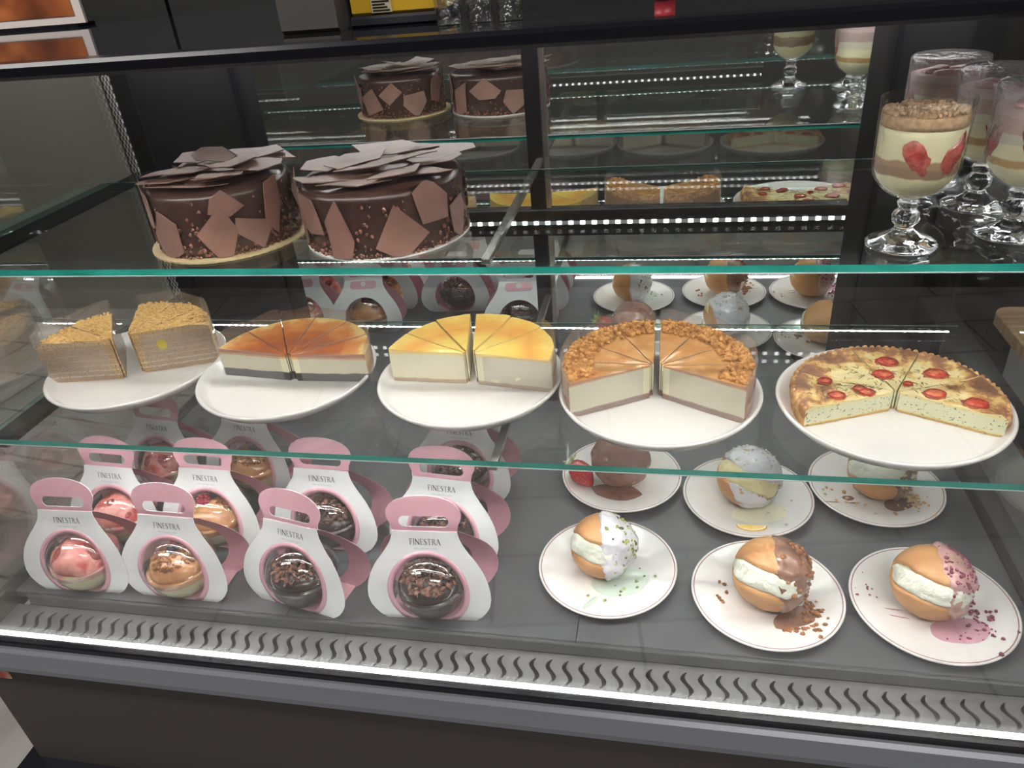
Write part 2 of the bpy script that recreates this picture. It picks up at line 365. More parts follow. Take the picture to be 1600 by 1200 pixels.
# side rails at the foot of the side panes
rbox((XL - .008, .60, -.03), (XL + .006, 1.27, .012), .002).obj('side_rail', K['silver'], case, False, label='bright metal rail under the left pane')
rbox((XR - .004, .60, -.03), (XR + .008, 1.27, .006), .002).obj('side_rail', K['frame'], case, False)
# panes
MB().box((XL, YF, -.02), (1.2, YF + .004, ZT + .003)).obj('front_pane', K['front'], case, False)
MB().box((XL - .002, YF + .006, .012), (XL + .003, 1.247, ZT)).obj('side_pane', K['side'], case, False)
MB().box((XR - .001, YF + .006, .006), (XR + .004, 1.247, ZT)).obj('side_pane', K['front'], case, False)
# canopy
rbox((XL - .02, .574, ZT), (1.25, .600, ZT + .013), .003).obj('upper_frame', K['frame'], case, False, label='black upper frame rail')
MB().box((XL - .02, .600, ZT + .0085), (1.25, 1.30, ZT + .0122)).obj('canopy_top', K['black'], case, False, label='black glass canopy top')
for y, hw, mn in ((.626, .011, 'led'), (1.200, .030, 'ledwide')):
    mb = MB()
    for ya, zb_ in ((y - hw - .003, ZT), (y + hw, ZT)): mb.box((XL + .03, ya, zb_), (XR - .03, ya + .003, ZT + .0085))  # added lips that keep the bars from glaring in the glass shelves
    mb.obj('lamp_shield', K['frame'], case, False)
    MB().box((XL + .04, y - hw, ZT + .0072), (XR - .04, y + hw, ZT + .0084)).obj('led_bar', K[mn], case, False)
MB().box((XR + .03, .66, ZT - .0075), (1.15, .674, ZT + .002)).obj('led_bar', K['led'], case, False)  # bar added above the neighbour section to brighten the wooden board
# mirrored back
MB().box((-.685, YM, 0), (-.2225, YM + .004, ZT)).obj('mirror_door', K['mirror'], case, False)
MB().box((-.1885, YM, 0), (.290, YM + .004, ZT)).obj('mirror_door', K['mirror'], case, False)
rbox((-.2225, YM - .010, .0), (-.197, YM + .01, ZT), .002).obj('centre_post', K['frame'], case, False)
MB().box((-.197, YM - .006, 0), (-.1885, YM + .006, ZT)).obj('post_trim', K['silver'], case, False)
for a, b2 in ((XL - .01, -.685), (.290, 1.2)):
    m = MB().box((a, YM - .001, -.01), (b2, YM + .012, ZT)); m.obj('back_panel', K['panelblack'], case, False)
for a in (-.72, .325): rbox((a - .003, YM - .008, 0), (a + .003, YM - .001, ZT), .001).obj('panel_rib', K['frame'], case, False)
# slotted corner standard
m = pm('slotted_steel', (.03, .03, .03), rough=.4); t = m.node_tree; L = t.links; b = [n for n in t.nodes if n.type == 'BSDF_PRINCIPLED'][0]
tc = N(t, 'ShaderNodeTexCoord'); mp = N(t, 'ShaderNodeMapping'); mp.inputs['Scale'].default_value = (300, 0, 140); L.new(tc.outputs['Object'], mp.inputs[0])
ck = N(t, 'ShaderNodeTexChecker', i_Scale=1.0); ck.inputs['Color1'].default_value = (.04, .04, .04, 1); ck.inputs['Color2'].default_value = (.5, .5, .48, 1); L.new(mp.outputs[0], ck.inputs[0]); L.new(ck.outputs[0], b.inputs['Base Color'])
MB().box((-.962, YM - .012, .18), (-.950, YM - .004, ZT)).obj('slotted_standard', m, case, False, label='perforated steel strip in the corner')
for x0, x1 in ((-.9485, -.915), (.421, .456)):
    rbox((x0, YM - .009, .0), (x1, YM - .0015, ZT), .002).obj('upright', K['black'], case, False)
# bar with small lamps on the mirror under the top shelf
rbox((-.684, YM - .012, .343), (.289, YM - .0008, .390), .002).obj('lamp_bar', K['frame'], case, False)
MB().box((-.680, YM - .0135, .364), (.285, YM - .012, .370)).obj('led_bar', K['ledback'], case, False, label='row of small white lamps')
# arms carrying the glass shelves
for z, yf in ((Z1, .725), (Z2, .80)):
    for x0, x1, mm, nm in ((-.952, -.915, 'black', ''), (-.207, -.197, 'silver', 'silver arm'), (.421, .456, 'black', '')):
        rbox((x0, yf, z - .0165), (x1, YM - .012, z - .0085), .0015).obj('shelf_arm', K[mm], case, False, label='narrow silver shelf arm' if nm else None)
# ---- glass shelves
def shelf(z, y0, y1, label):
    mb = MB(); x0, x1 = -.950, .438; mb.box((x0, y0, z - .008), (x1, y1, z), 0)
    mb.m[-6:] = [0, 0, 1, 1, 1, 1]
    o = mb.obj('glass_shelf', [K['shelf'], K['teal']], None, False)
    MB().box((x0, y1 + .0001, z - .0016), (x1, y1 + .0007, z)).obj('polished_edge', K['arris'], o, False, label='thin bright polished rear edge')
    MB().box((x0, y0 - .0004, z - .0092), (x1, y0 + .001, z - .0081)).obj('polished_edge', K['arris'], o, False, label='thin bright line under the front edge')
    MB().box((x0 + .01, y0 + .0012, z - .0094), (x1 - .01, y0 + .0062, z - .0083)).obj('light_tape', K['teal2'], o, False)
    MB().box((x0 + .012, y0 + .0018, z - .0097), (x1 - .012, y0 + .0056, z - .0094)).obj('led_tape', K['ledshelf' if z < .3 else 'ledshelf2'], o, False, label='row of tiny white lamps')
    if z < .3: MB().box((x0 + .012, y1 - .0040, z - .0087), (x1 - .012, y1 - .0012, z - .0083)).obj('led_tape', K['ledshelf'], o, False, label='row of tiny white lamps')
    return tag(o, label, 'shelf', 'glass shelves of the display case')
shelf(Z1, .724, 1.105, 'lower glass shelf with green edge holding the five white cake stands')
shelf(Z2, .754, 1.140, 'upper glass shelf with green edge holding chocolate cakes and goblets')

# ---------------------------------------------------------------- plates
def plate_prof(r, h, lip):
    return [(0, .0035), (r * .45, .0035), (r * .56, .0045), (r * .62, .0065), (r * .93, h - .001), (r * .985, h + .0003), (r, h - .0004), (r * .99, h - .0028), (r * .60, .0022), (r * .52, 0), (0, 0)]
def dessert_plate(x, y, r, label):
    p = thing('dessert_plate', label, 'plate', (x, y, .0005), 0, 'small porcelain plates on the case floor')
    MB().lathe(plate_prof(r, .014, 0), 72).obj('plate_body', K['porcelain'], p)
    MB().lathe([(r * .955, .0137), (r * .963, .0142), (r * .971, .0139)], 72).obj('rim_line', K['rimline'], p, label='thin brown line round the rim')
    return p
def cake_stand(x, y, r, label):
    pr = [(0, .012), (r * .86, .012), (r * .90, .0135), (r * .955, .0225), (r * .985, .0245), (r, .0225), (r * .985, .0185), (r * .93, .0095), (r * .84, .0045), (r * .55, .003), (r * .53, 0), (r * .48, 0), (r * .46, .003), (0, .0035)]
    return tag(MB().lathe(pr, 96).obj('cake_plate', K['porcelain'], None, loc=(x, y, Z1 + .0004)), label, 'plate', 'large white cake plates on the lower shelf')
PL = [(-.067, .790, .0985, 'small white plate under the pistachio glazed bun, nearest front of the left pair'),
      (.1485, .7615, .0990, 'small white plate under the bun with brown cookie crumbs'),
      (.354, .765, .1000, 'small white plate under the bun with purple berry crumbs, rightmost at the front'),
      (-.0585, 1.0036, .0985, 'small white plate with chocolate covered bun and strawberry'),
      (.1405, .9650, .0990, 'small white plate with white glazed bun and orange slice'),
      (.3366, 1.0048, .0990, 'small white plate under the bun with almond flakes, behind the berry bun')]
for a in PL: dessert_plate(*a)
ST = [(-.812, .908, .136, 'large white plate carrying the honey layer cake slices'),
      (-.5486, .895, .1335, 'large white plate carrying the dark based burnt cheesecake'),
      (-.2656, .893, .1330, 'large white plate carrying the plain yellow cheesecake'),
      (-.0006, .868, .1330, 'large white plate carrying the caramel crumb cheesecake'),
      (.2828, .854, .1360, 'large white plate carrying the tomato quiche')]
for a in ST: cake_stand(*a)
ZC = Z1 + .0128

# ---------------------------------------------------------------- cake slices
def wedge(parent, a0, a1, Rr, h, mats, top=lambda r, a: 0, nr=14, na=9, seed=0, rough_cut=.0006, inset=.0012, name='cake_body'):
    """wedge with apex at the origin; mats = [top, cut, outer]; top(r01, ang) = extra height"""
    mb = MB(); A = [a0 + (a1 - a0) * i / na for i in range(na + 1)]; Rs = [Rr * (i / nr) for i in range(nr + 1)]
    Rs[0] = .0025; mid = (a0 + a1) / 2; nv = 6
    off = Vector((math.cos(mid), math.sin(mid), 0)) * inset / max(math.sin((a1 - a0) / 2), .2)
    def P(r, a, z):
        j = fbm((r * math.cos(a) * 60, r * math.sin(a) * 60, z * 60), 1, seed) * rough_cut
        rr = r + (j if r > Rr * .97 else 0); aa = a + (j / max(r, .02) if (a in (A[0], A[-1])) and z < h * .97 else 0)
        return (off.x + rr * math.cos(aa), off.y + rr * math.sin(aa), z)
    T = lambda r, a: h + top(r / Rr, a)
    idx = {}
    vs = []; fs = []
    def g(i, j):
        if (i, j) not in idx: idx[(i, j)] = len(vs); vs.append(P(Rs[i], A[j], T(Rs[i], A[j])))
        return idx[(i, j)]
    for i in range(nr):
        for j in range(na): fs.append((g(i, j), g(i + 1, j), g(i + 1, j + 1), g(i, j + 1)))
    mb.add(vs, fs, 0)
    for aj, flip in ((A[0], False), (A[-1], True)):
        vs = []; fs = []
        for i in range(nr + 1):
            for k in range(nv + 1): vs.append(P(Rs[i], aj, T(Rs[i], aj) * k / nv))
        for i in range(nr):
            for k in range(nv):
                f = (i * (nv + 1) + k, (i + 1) * (nv + 1) + k, (i + 1) * (nv + 1) + k + 1, i * (nv + 1) + k + 1); fs.append(f[::-1] if flip else f)
        mb.add(vs, fs, 1)
    for ri, flip, mi in ((nr, False, 2), (0, True, 1)):
        vs = []; fs = []
        for j in range(na + 1):
            for k in range(nv + 1): vs.append(P(Rs[ri], A[j], T(Rs[ri], A[j]) * k / nv))
        for j in range(na):
            for k in range(nv):
                f = (j * (nv + 1) + k, (j + 1) * (nv + 1) + k, (j + 1) * (nv + 1) + k + 1, j * (nv + 1) + k + 1); fs.append(f[::-1] if flip else f)
        mb.add(vs, fs, mi)
    vs = [P(Rs[0], A[0], 0)] + [P(Rr, a, 0) for a in A] + [P(Rs[0], A[-1], 0)]
    mb.add(vs, [tuple(range(len(vs)))[::-1]], 2)
    return mb.obj(name, mats, parent, smooth=True, sharp=40)
def collar(parent, a0, a1, Rr, h, seed=0, inset=.0012):
    mid = (a0 + a1) / 2; off = Vector((math.cos(mid), math.sin(mid), 0)) * inset / max(math.sin((a1 - a0) / 2), .2)
    e = .0008; pts = []
    for r in (.012, .05, Rr * .97): pts.append((r, a0 - .0007 / r, h * (.93 if r < .03 else 1.0)))
    for i in range(9): pts.append((Rr + .0022, a0 + (a1 - a0) * i / 8, h + .017 + .003 * math.sin(seed + i * .5)))
    for r in (Rr * .97, .05, .012): pts.append((r, a1 + .0007 / r, h * (.93 if r < .03 else 1.0)))
    vs = []; fs = []
    for r, a, hh in pts:
        top = hh if r < Rr else hh
        for k in range(4): vs.append((off.x + r * math.cos(a), off.y + r * math.sin(a), .0008 + (top - .0008) * k / 3))
    for i in range(len(pts) - 1):
        for k in range(3): fs.append((i * 4 + k, (i + 1) * 4 + k, (i + 1) * 4 + k + 1, i * 4 + k + 1))
    return MB().add(vs, fs).obj('plastic_collar', K['film'], parent, True, sharp=35, label='clear plastic collar')
def rocks(parent, name, mat, pts, r0, r1, seed, sub=1, kind='stuff', flat=1.0, label=None):
    rnd = random.Random(seed); mb = MB()
    for p in pts:
        s = rnd.uniform(r0, r1)
        mb.ico(p, s, sub, nz=.55, nsc=1.6, seed=rnd.random() * 50, sc3=(rnd.uniform(.8, 1.3), rnd.uniform(.8, 1.3), flat * rnd.uniform(.7, 1.1)), rot=Matrix.Rotation(rnd.uniform(0, 6.3), 3, 'Z'))
    return mb.obj(name, mat, parent, kind=kind, label=label)

# honey cake
hl = []
z = 0
for i in range(9):
    hl += [(z + .0066, srgb(196, 156, 112) if i else srgb(176, 132, 86)), (z + .0080, srgb(232, 214, 186))]; z += .0080
hl[-1] = (.080, srgb(205, 160, 105))
K['honeycut'] = bands('honey_cake_layers', [(.008, srgb(196, 154, 104)), (.0098, srgb(238, 226, 200)), (.0165, srgb(200, 164, 118)), (.0180, srgb(236, 222, 194)), (.026, srgb(198, 164, 120)), (.0270, srgb(218, 196, 160)),
    (.035, srgb(192, 158, 116)), (.0358, srgb(210, 186, 148)), (.044, srgb(188, 154, 112)), (.0448, srgb(206, 180, 142)), (.054, srgb(186, 150, 108)), (.060, srgb(196, 158, 108)), (.072, srgb(220, 178, 116))], wob=.0018, nscale=120, speck=(srgb(160, 124, 84), 520, .56), rough=.85, bump=.0022, bscale=380)
K['yel'] = pm('yellow_sticker', srgb(214, 190, 70), rough=.5)
AP = (-.806, .882); honey = [((158, 190), 'left end'), ((125, 158), 'left of the gap'), ((84, 115), ''), ((52, 84), ''), ((20, 52), '')]
hlab = ['honey layer cake slice at the far left with its cut side showing', 'honey layer cake slice just left of the gap in the honey cake', 'honey layer cake slice just right of the gap in the honey cake', 'honey layer cake slice between its neighbours at the back of the honey cake', 'honey layer cake slice with round yellow sticker, right end of the honey cake']
for i, ((a, b2), _) in enumerate(honey):
    ap = (-.812, .876) if i < 2 else (-.800, .892)
    s = thing('honey_cake_slice', hlab[i], 'cake slice', (ap[0], ap[1], ZC), 0, 'slices of the honey cake')
    A0, A1 = math.radians(a), math.radians(b2); rr = .118
    wedge(s, A0, A1, rr, .068, [K['crumbtop'], K['honeycut'], K['crumbtop']], lambda r, an, i=i: .003 * fbm((r * 8, an * 4, i), 1) - .004 * max(0, r - .93) / .07, seed=i, rough_cut=.0012)
    collar(s, A0, A1, rr, .068, i)
    rnd = random.Random(i); pts = []
    for _ in range(150):
        q = math.sqrt(rnd.random()) * .96; an = rnd.uniform(A0 + .05, A1 - .05); mid = (A0 + A1) / 2; of = .0012 / max(math.sin((A1 - A0) / 2), .2)
        pts.append((of * math.cos(mid) + rr * q * math.cos(an), of * math.sin(mid) + rr * q * math.sin(an), .0688))
    rocks(s, 'crumb_topping', K['crumbtop'], pts, .0012, .0026, i + 5)
    if i == 4:
        V = [(.042 + .0075 * math.cos(q), .044 + .0085 * math.sin(q)) for q in [2 * PI * k / 24 for k in range(24)]]
        ca, sa = math.cos(A0), math.sin(A0); mid = (A0 + A1) / 2; of = .0012 / math.sin((A1 - A0) / 2)
        MB().add([(of * math.cos(mid) + u * ca + .0016 * sa, of * math.sin(mid) + u * sa - .0016 * ca, v) for u, v in V], [tuple(range(24))]).obj('round_sticker', K['yel'], s, False, label='round yellow sticker')

def radial_mat(name, stops, Rr, rough=.3, nscale=40, nw=.25, coat=.3, bump=.0005, bscale=120, cx=0, cy=0):
    """top crust coloured by distance from the middle of the cake (baking colour) with noise"""
    m = bpy.data.materials.new(name); t = nt(m); L = t.links
    out = N(t, 'ShaderNodeOutputMaterial'); b = N(t, 'ShaderNodeBsdfPrincipled'); L.new(b.outputs[0], out.inputs[0]); b.inputs['Roughness'].default_value = rough; b.inputs['Coat Weight'].default_value = coat
    tc = N(t, 'ShaderNodeTexCoord'); mp = N(t, 'ShaderNodeMapping'); mp.inputs['Scale'].default_value = (1, 1, 0); L.new(tc.outputs['Object'], mp.inputs[0])
    ln = N(t, 'ShaderNodeVectorMath', operation='LENGTH'); L.new(mp.outputs[0], ln.inputs[0])
    nz = N(t, 'ShaderNodeTexNoise', i_Scale=nscale, i_Detail=4); L.new(tc.outputs['Object'], nz.inputs['Vector'])
    d = N(t, 'ShaderNodeMath', operation='DIVIDE'); L.new(ln.outputs['Value'], d.inputs[0]); d.inputs[1].default_value = Rr
    s = N(t, 'ShaderNodeMath', operation='MULTIPLY_ADD'); L.new(nz.outputs[0], s.inputs[0]); s.inputs[1].default_value = nw * 2; s.inputs[2].default_value = -nw
    a = N(t, 'ShaderNodeMath', operation='ADD'); L.new(d.outputs[0], a.inputs[0]); L.new(s.outputs[0], a.inputs[1])
    r = N(t, 'ShaderNodeValToRGB'); cr = r.color_ramp; L.new(a.outputs[0], r.inputs[0])
    while len(cr.elements) < len(stops): cr.elements.new(1)
    for e, (p, c) in zip(cr.elements, stops): e.position = p; e.color = c4(c)
    L.new(r.outputs[0], b.inputs['Base Color'])
    n2 = N(t, 'ShaderNodeTexNoise', i_Scale=bscale, i_Detail=5); L.new(tc.outputs['Object'], n2.inputs['Vector'])
    bp = N(t, 'ShaderNodeBump', i_Strength=1.0, i_Distance=bump); L.new(n2.outputs[0], bp.inputs['Height']); L.new(bp.outputs[0], b.inputs['Normal'])
    return m
# burnt cheesecake with dark base
K['burnt'] = radial_mat('burnt_cheesecake_top', [(0, srgb(206, 120, 62)), (.35, srgb(176, 96, 56)), (.62, srgb(200, 112, 56)), (.9, srgb(228, 156, 84)), (1, srgb(240, 204, 130))], .116, nw=.35, coat=.5, rough=.22)
K['cut2'] = bands('cheesecake_on_dark_base', [(.013, srgb(52, 46, 46)), (.014, srgb(90, 76, 66)), (.037, srgb(238, 230, 196)), (.040, srgb(226, 170, 110)), (.05, srgb(190, 110, 60))], wob=.0022, nscale=40, rough=.5, bump=.0008)
K['out2'] = bands('dark_base_side', [(.012, srgb(56, 46, 44)), (.03, srgb(214, 158, 92)), (.06, srgb(236, 196, 120))], wob=.003, nscale=60, rough=.5)
c2l = ['burnt top cheesecake slice on dark base, left end with straight cut face', 'burnt top cheesecake slice on dark base, next to the left end', 'burnt top cheesecake slice on dark base, left of the middle at the back', 'burnt top cheesecake slice on dark base, right of the middle at the back', 'burnt top cheesecake slice on dark base, next to the right end', 'burnt top cheesecake slice on dark base, right end with straight cut face']
B = [174, 145, 119, 93, 64, 33, 1]
for i in range(6):
    a1, a0 = math.radians(B[i]), math.radians(B[i + 1])
    s = thing('burnt_cheesecake_slice', c2l[i], 'cake slice', (-.534, .881, ZC), 0, 'slices of the burnt cheesecake')
    wedge(s, a0, a1, .116, .044, [K['burnt'], K['cut2'], K['out2']], lambda r, an: .006 * max(0, r - .55) ** 1.5 + .0008 * fbm((r * 5, an * 3, 1), 1), seed=i, inset=.0008)
    collar(s, a0, a1, .116, .047, i, .0008)
# plain yellow cheesecake
K['yellowtop'] = radial_mat('yellow_cheesecake_top', [(0, srgb(255, 226, 118)), (.42, srgb(255, 218, 104)), (.70, srgb(244, 168, 70)), (.86, srgb(250, 196, 88)), (1, srgb(255, 224, 124))], .114, nw=.32, nscale=22, coat=.25, rough=.3)
K['cut3'] = bands('cheesecake_cut_face', [(.005, srgb(196, 172, 146)), (.007, srgb(206, 184, 158)), (.046, srgb(240, 232, 206)), (.051, srgb(250, 222, 150)), (.06, srgb(250, 214, 124))], wob=.0014, nscale=50, rough=.6, bump=.0016, bscale=110)
K['out3'] = bands('cheesecake_outer_side', [(.006, srgb(176, 136, 96)), (.03, srgb(230, 186, 110)), (.07, srgb(244, 206, 120))], wob=.003, nscale=60, rough=.5)
B = [178, 153, 127, 100, 72, 42, -9]
c3l = ['plain yellow cheesecake slice, left end with creamy cut face', 'plain yellow cheesecake slice with cracked orange browned top', 'plain yellow cheesecake slice just left of the dark crack at the back', 'plain yellow cheesecake slice just right of the dark crack at the back', 'plain yellow cheesecake slice between the back and the right end', 'widest plain yellow cheesecake slice, right end with creamy cut face']
for i in range(6):
    a1, a0 = math.radians(B[i]), math.radians(B[i + 1])
    s = thing('cheesecake_slice', c3l[i], 'cake slice', (-.256 if i > 2 else -.263, .884, ZC), 0, 'slices of the plain cheesecake')
    wedge(s, a0, a1, .112, .050 + (.002 if i in (2, 3) else 0), [K['yellowtop'], K['cut3'], K['out3']], lambda r, an: .008 * max(0, r - .5) ** 1.6 + .001 * fbm((r * 4, an * 3, 4), 1), seed=i + 20, inset=.001, rough_cut=.0014)
    if i == 5: collar(s, a0, a1, .112, .050, i, .001)
# caramel crumb cheesecake
K['cut4'] = bands('crumb_cheesecake_cut_face', [(.007, srgb(150, 118, 100)), (.009, srgb(170, 138, 118)), (.0475, srgb(240, 234, 202)), (.049, srgb(232, 204, 150)), (.06, srgb(206, 142, 86))], wob=.0012, nscale=45, rough=.5, bump=.0006)
K['out4'] = bands('crumb_cheesecake_outer_side', [(.01, srgb(150, 110, 84)), (.07, srgb(196, 142, 96))], wob=.003, nscale=60, rough=.7)
B = [209, 180, 151, 120, 90, 61, 29, 0, -29]
c4l = ['caramel cheesecake slice with crumb border, left end with pale cut face', 'caramel cheesecake slice with crumb border, second from the left end', 'caramel cheesecake slice with crumb border, third from the left end', 'caramel cheesecake slice with crumb border, just left of the centre gap', 'caramel cheesecake slice with crumb border, just right of the centre gap', 'caramel cheesecake slice with crumb border, third from the right end', 'caramel cheesecake slice with crumb border, second from the right end', 'caramel cheesecake slice with crumb border, right end with pale cut face']
for i in range(8):
    a1, a0 = math.radians(B[i]), math.radians(B[i + 1])
    s = thing('caramel_cheesecake_slice', c4l[i], 'cake slice', (-.004 + (-.003 if i < 4 else .003), .862, ZC), 0, 'slices of the caramel crumb cheesecake')
    wedge(s, a0, a1, .116, .050, [K['caramel'], K['cut4'], K['out4']], lambda r, an: .005 * max(0, r - .2) + .0012 * fbm((r * 5, an * 3, 8), 1), seed=i + 40, inset=.0009)
    collar(s, a0, a1, .116, .053, i, .0009)
    rnd = random.Random(i + 3); pts = []; mid = (a0 + a1) / 2; of = .0009 / max(math.sin((a1 - a0) / 2), .2)
    for _ in range(130):
        q = .66 + .32 * rnd.random() ** .7; an = rnd.uniform(a0 + .03, a1 - .03)
        pts.append((of * math.cos(mid) + .116 * q * math.cos(an), of * math.sin(mid) + .116 * q * math.sin(an), .0535 + rnd.uniform(0, .007) * (1 - abs(q - .84) / .2)))
    rocks(s, 'crumb_border', K['cookie'], pts, .0020, .0042, i + 9)
# tomato quiche
K['quichetop'] = None
def quiche_mat():
    m = bpy.data.materials.new('baked_quiche_top'); t = nt(m); L = t.links
    out = N(t, 'ShaderNodeOutputMaterial'); b = N(t, 'ShaderNodeBsdfPrincipled'); L.new(b.outputs[0], out.inputs[0]); b.inputs['Roughness'].default_value = .4; b.inputs['Coat Weight'].default_value = .15
    tc = N(t, 'ShaderNodeTexCoord'); mp = N(t, 'ShaderNodeMapping'); mp.inputs['Scale'].default_value = (1, 1, 0); L.new(tc.outputs['Object'], mp.inputs[0])
    ln = N(t, 'ShaderNodeVectorMath', operation='LENGTH'); L.new(mp.outputs[0], ln.inputs[0])
    d = N(t, 'ShaderNodeMath', operation='DIVIDE'); L.new(ln.outputs['Value'], d.inputs[0]); d.inputs[1].default_value = .12
    nz = N(t, 'ShaderNodeTexNoise', i_Scale=34, i_Detail=5, i_Roughness=.62); L.new(tc.outputs['Object'], nz.inputs['Vector'])
    s = N(t, 'ShaderNodeMath', operation='MULTIPLY_ADD'); L.new(d.outputs[0], s.inputs[0]); s.inputs[1].default_value = .42; L.new(nz.outputs[0], s.inputs[2])
    r = N(t, 'ShaderNodeValToRGB'); cr = r.color_ramp; L.new(s.outputs[0], r.inputs[0])
    st = [(.70, srgb(244, 228, 170)), (.78, srgb(232, 196, 120)), (.85, srgb(186, 128, 78)), (.93, srgb(140, 92, 66))]
    while len(cr.elements) < 4: cr.elements.new(1)
    for e, (p, c) in zip(cr.elements, st): e.position = p; e.color = c4(c)
    L.new(r.outputs[0], b.inputs['Base Color'])
    n2 = N(t, 'ShaderNodeTexNoise', i_Scale=150, i_Detail=6); L.new(tc.outputs['Object'], n2.inputs['Vector'])
    bp = N(t, 'ShaderNodeBump', i_Strength=1.0, i_Distance=.0015); L.new(n2.outputs[0], bp.inputs['Height']); L.new(bp.outputs[0], b.inputs['Normal'])
    return m
K['quichetop'] = quiche_mat()
K['quichecut'] = bands('quiche_cut_face', [(.003, srgb(208, 168, 104)), (.0045, srgb(236, 208, 130)), (.024, srgb(232, 230, 196)), (.04, srgb(240, 224, 160))], wob=.001, nscale=60, speck=(srgb(128, 140, 110), 300, .62), rough=.55, bump=.001)
K['pastry'] = pm('pastry_crust', srgb(222, 176, 116), srgb(180, 124, 74), scale=80, rough=.7, bump=.0015, bscale=160)
K['tomato'] = pm('roast_tomato', srgb(206, 62, 40), srgb(236, 132, 90), scale=120, rough=.2, coat=.5, bump=.0012, bscale=220)
K['tomskin'] = pm('tomato_skin', srgb(186, 42, 30), rough=.25, coat=.5)
K['herb'] = pm('dried_herbs', srgb(92, 96, 62), srgb(130, 120, 84), scale=90, rough=.8)
B = [202, 160, 107, 63, 20, -27]
c5l = ['tomato quiche slice sprinkled with herbs, left end', 'tomato quiche slice with browned edge, second from the left end', 'tomato quiche slice at the back with two red tomato halves', 'tomato quiche slice right of the crack with one large tomato', 'tomato quiche slice at the right end with dark browned patch']
TM = [[(.30, 189, .0095), (.62, 191, .0105)], [(.70, 166, .009), (.36, 176, .008)], [(.34, 100, .0125), (.62, 86, .0135)], [(.60, 38, .014), (.2, 45, .006)], [(.36, -7, .013), (.72, -17, .0135)]]
for i in range(5):
    a1, a0 = math.radians(B[i]), math.radians(B[i + 1]); Rq = .117
    s = thing('quiche_slice', c5l[i], 'quiche slice', (.285, .846, ZC), 0, 'slices of the tomato quiche')
    wedge(s, a0, a1, Rq, .027, [K['quichetop'], K['quichecut'], K['pastry']], lambda r, an, i=i: .0035 * max(0, r - .8) / .2 - .006 * max(0, r - .95) / .05 + .0018 * fbm((r * 6, an * 4, i), 1), seed=i + 60, inset=.0009, rough_cut=.0014)
    mb = MB()
    for k in range(10):   # crimped crust bead
        an = a0 + (a1 - a0) * (k + .5) / 10; mid = (a0 + a1) / 2
        mb.ico((Rq * .995 * math.cos(an) + .002 * math.cos(mid), Rq * .995 * math.sin(an) + .002 * math.sin(mid), .0195), .0062, 2, nz=.25, nsc=2, seed=k + i, sc3=(.75, .75, 1.35))
    mb.obj('pastry_rim', K['pastry'], s)
    for (q, deg, rt) in TM[i]:
        mb = MB(); an = math.radians(deg)
        mb.ico((Rq * q * math.cos(an), Rq * q * math.sin(an), .0282), rt, 3, mi=0, nz=.45, nsc=3.5, seed=q * 9, sc3=(1.0, .78, .20))
        mb.lathe([(rt * .9, .0282), (rt * 1.0, .0300), (rt * .92, .0312), (rt * .84, .0302)], 28, 1, Rq * q * math.cos(an), Rq * q * math.sin(an), fn=lambda r, z, a: r * (1 - .22 * abs(math.sin(a))))
        mb.obj('tomato_slice', [K['tomato'], K['tomskin']], s)
    rnd = random.Random(i + 70); mb = MB(); mid = (a0 + a1) / 2
    for _ in range(90 if i in (0,) else 45):
        q = rnd.uniform(.15, .9); an = rnd.uniform(a0 + .05, a1 - .05); px, py = Rq * q * math.cos(an), Rq * q * math.sin(an); th = rnd.uniform(0, PI); l = rnd.uniform(.0015, .0038)
        dx, dy = math.cos(th) * l, math.sin(th) * l; wx, wy = -math.sin(th) * .0004, math.cos(th) * .0004; zz = .0288 + rnd.uniform(0, .002)
        mb.add([(px - dx - wx, py - dy - wy, zz), (px + dx - wx, py + dy - wy, zz + .0006), (px + dx + wx, py + dy + wy, zz + .0006), (px - dx + wx, py - dy + wy, zz), (px, py, zz + .0010)], [(0, 1, 4), (1, 2, 4), (2, 3, 4), (3, 0, 4)])
    mb.obj('herb_sprinkle', K['herb'], s, False, kind='stuff')

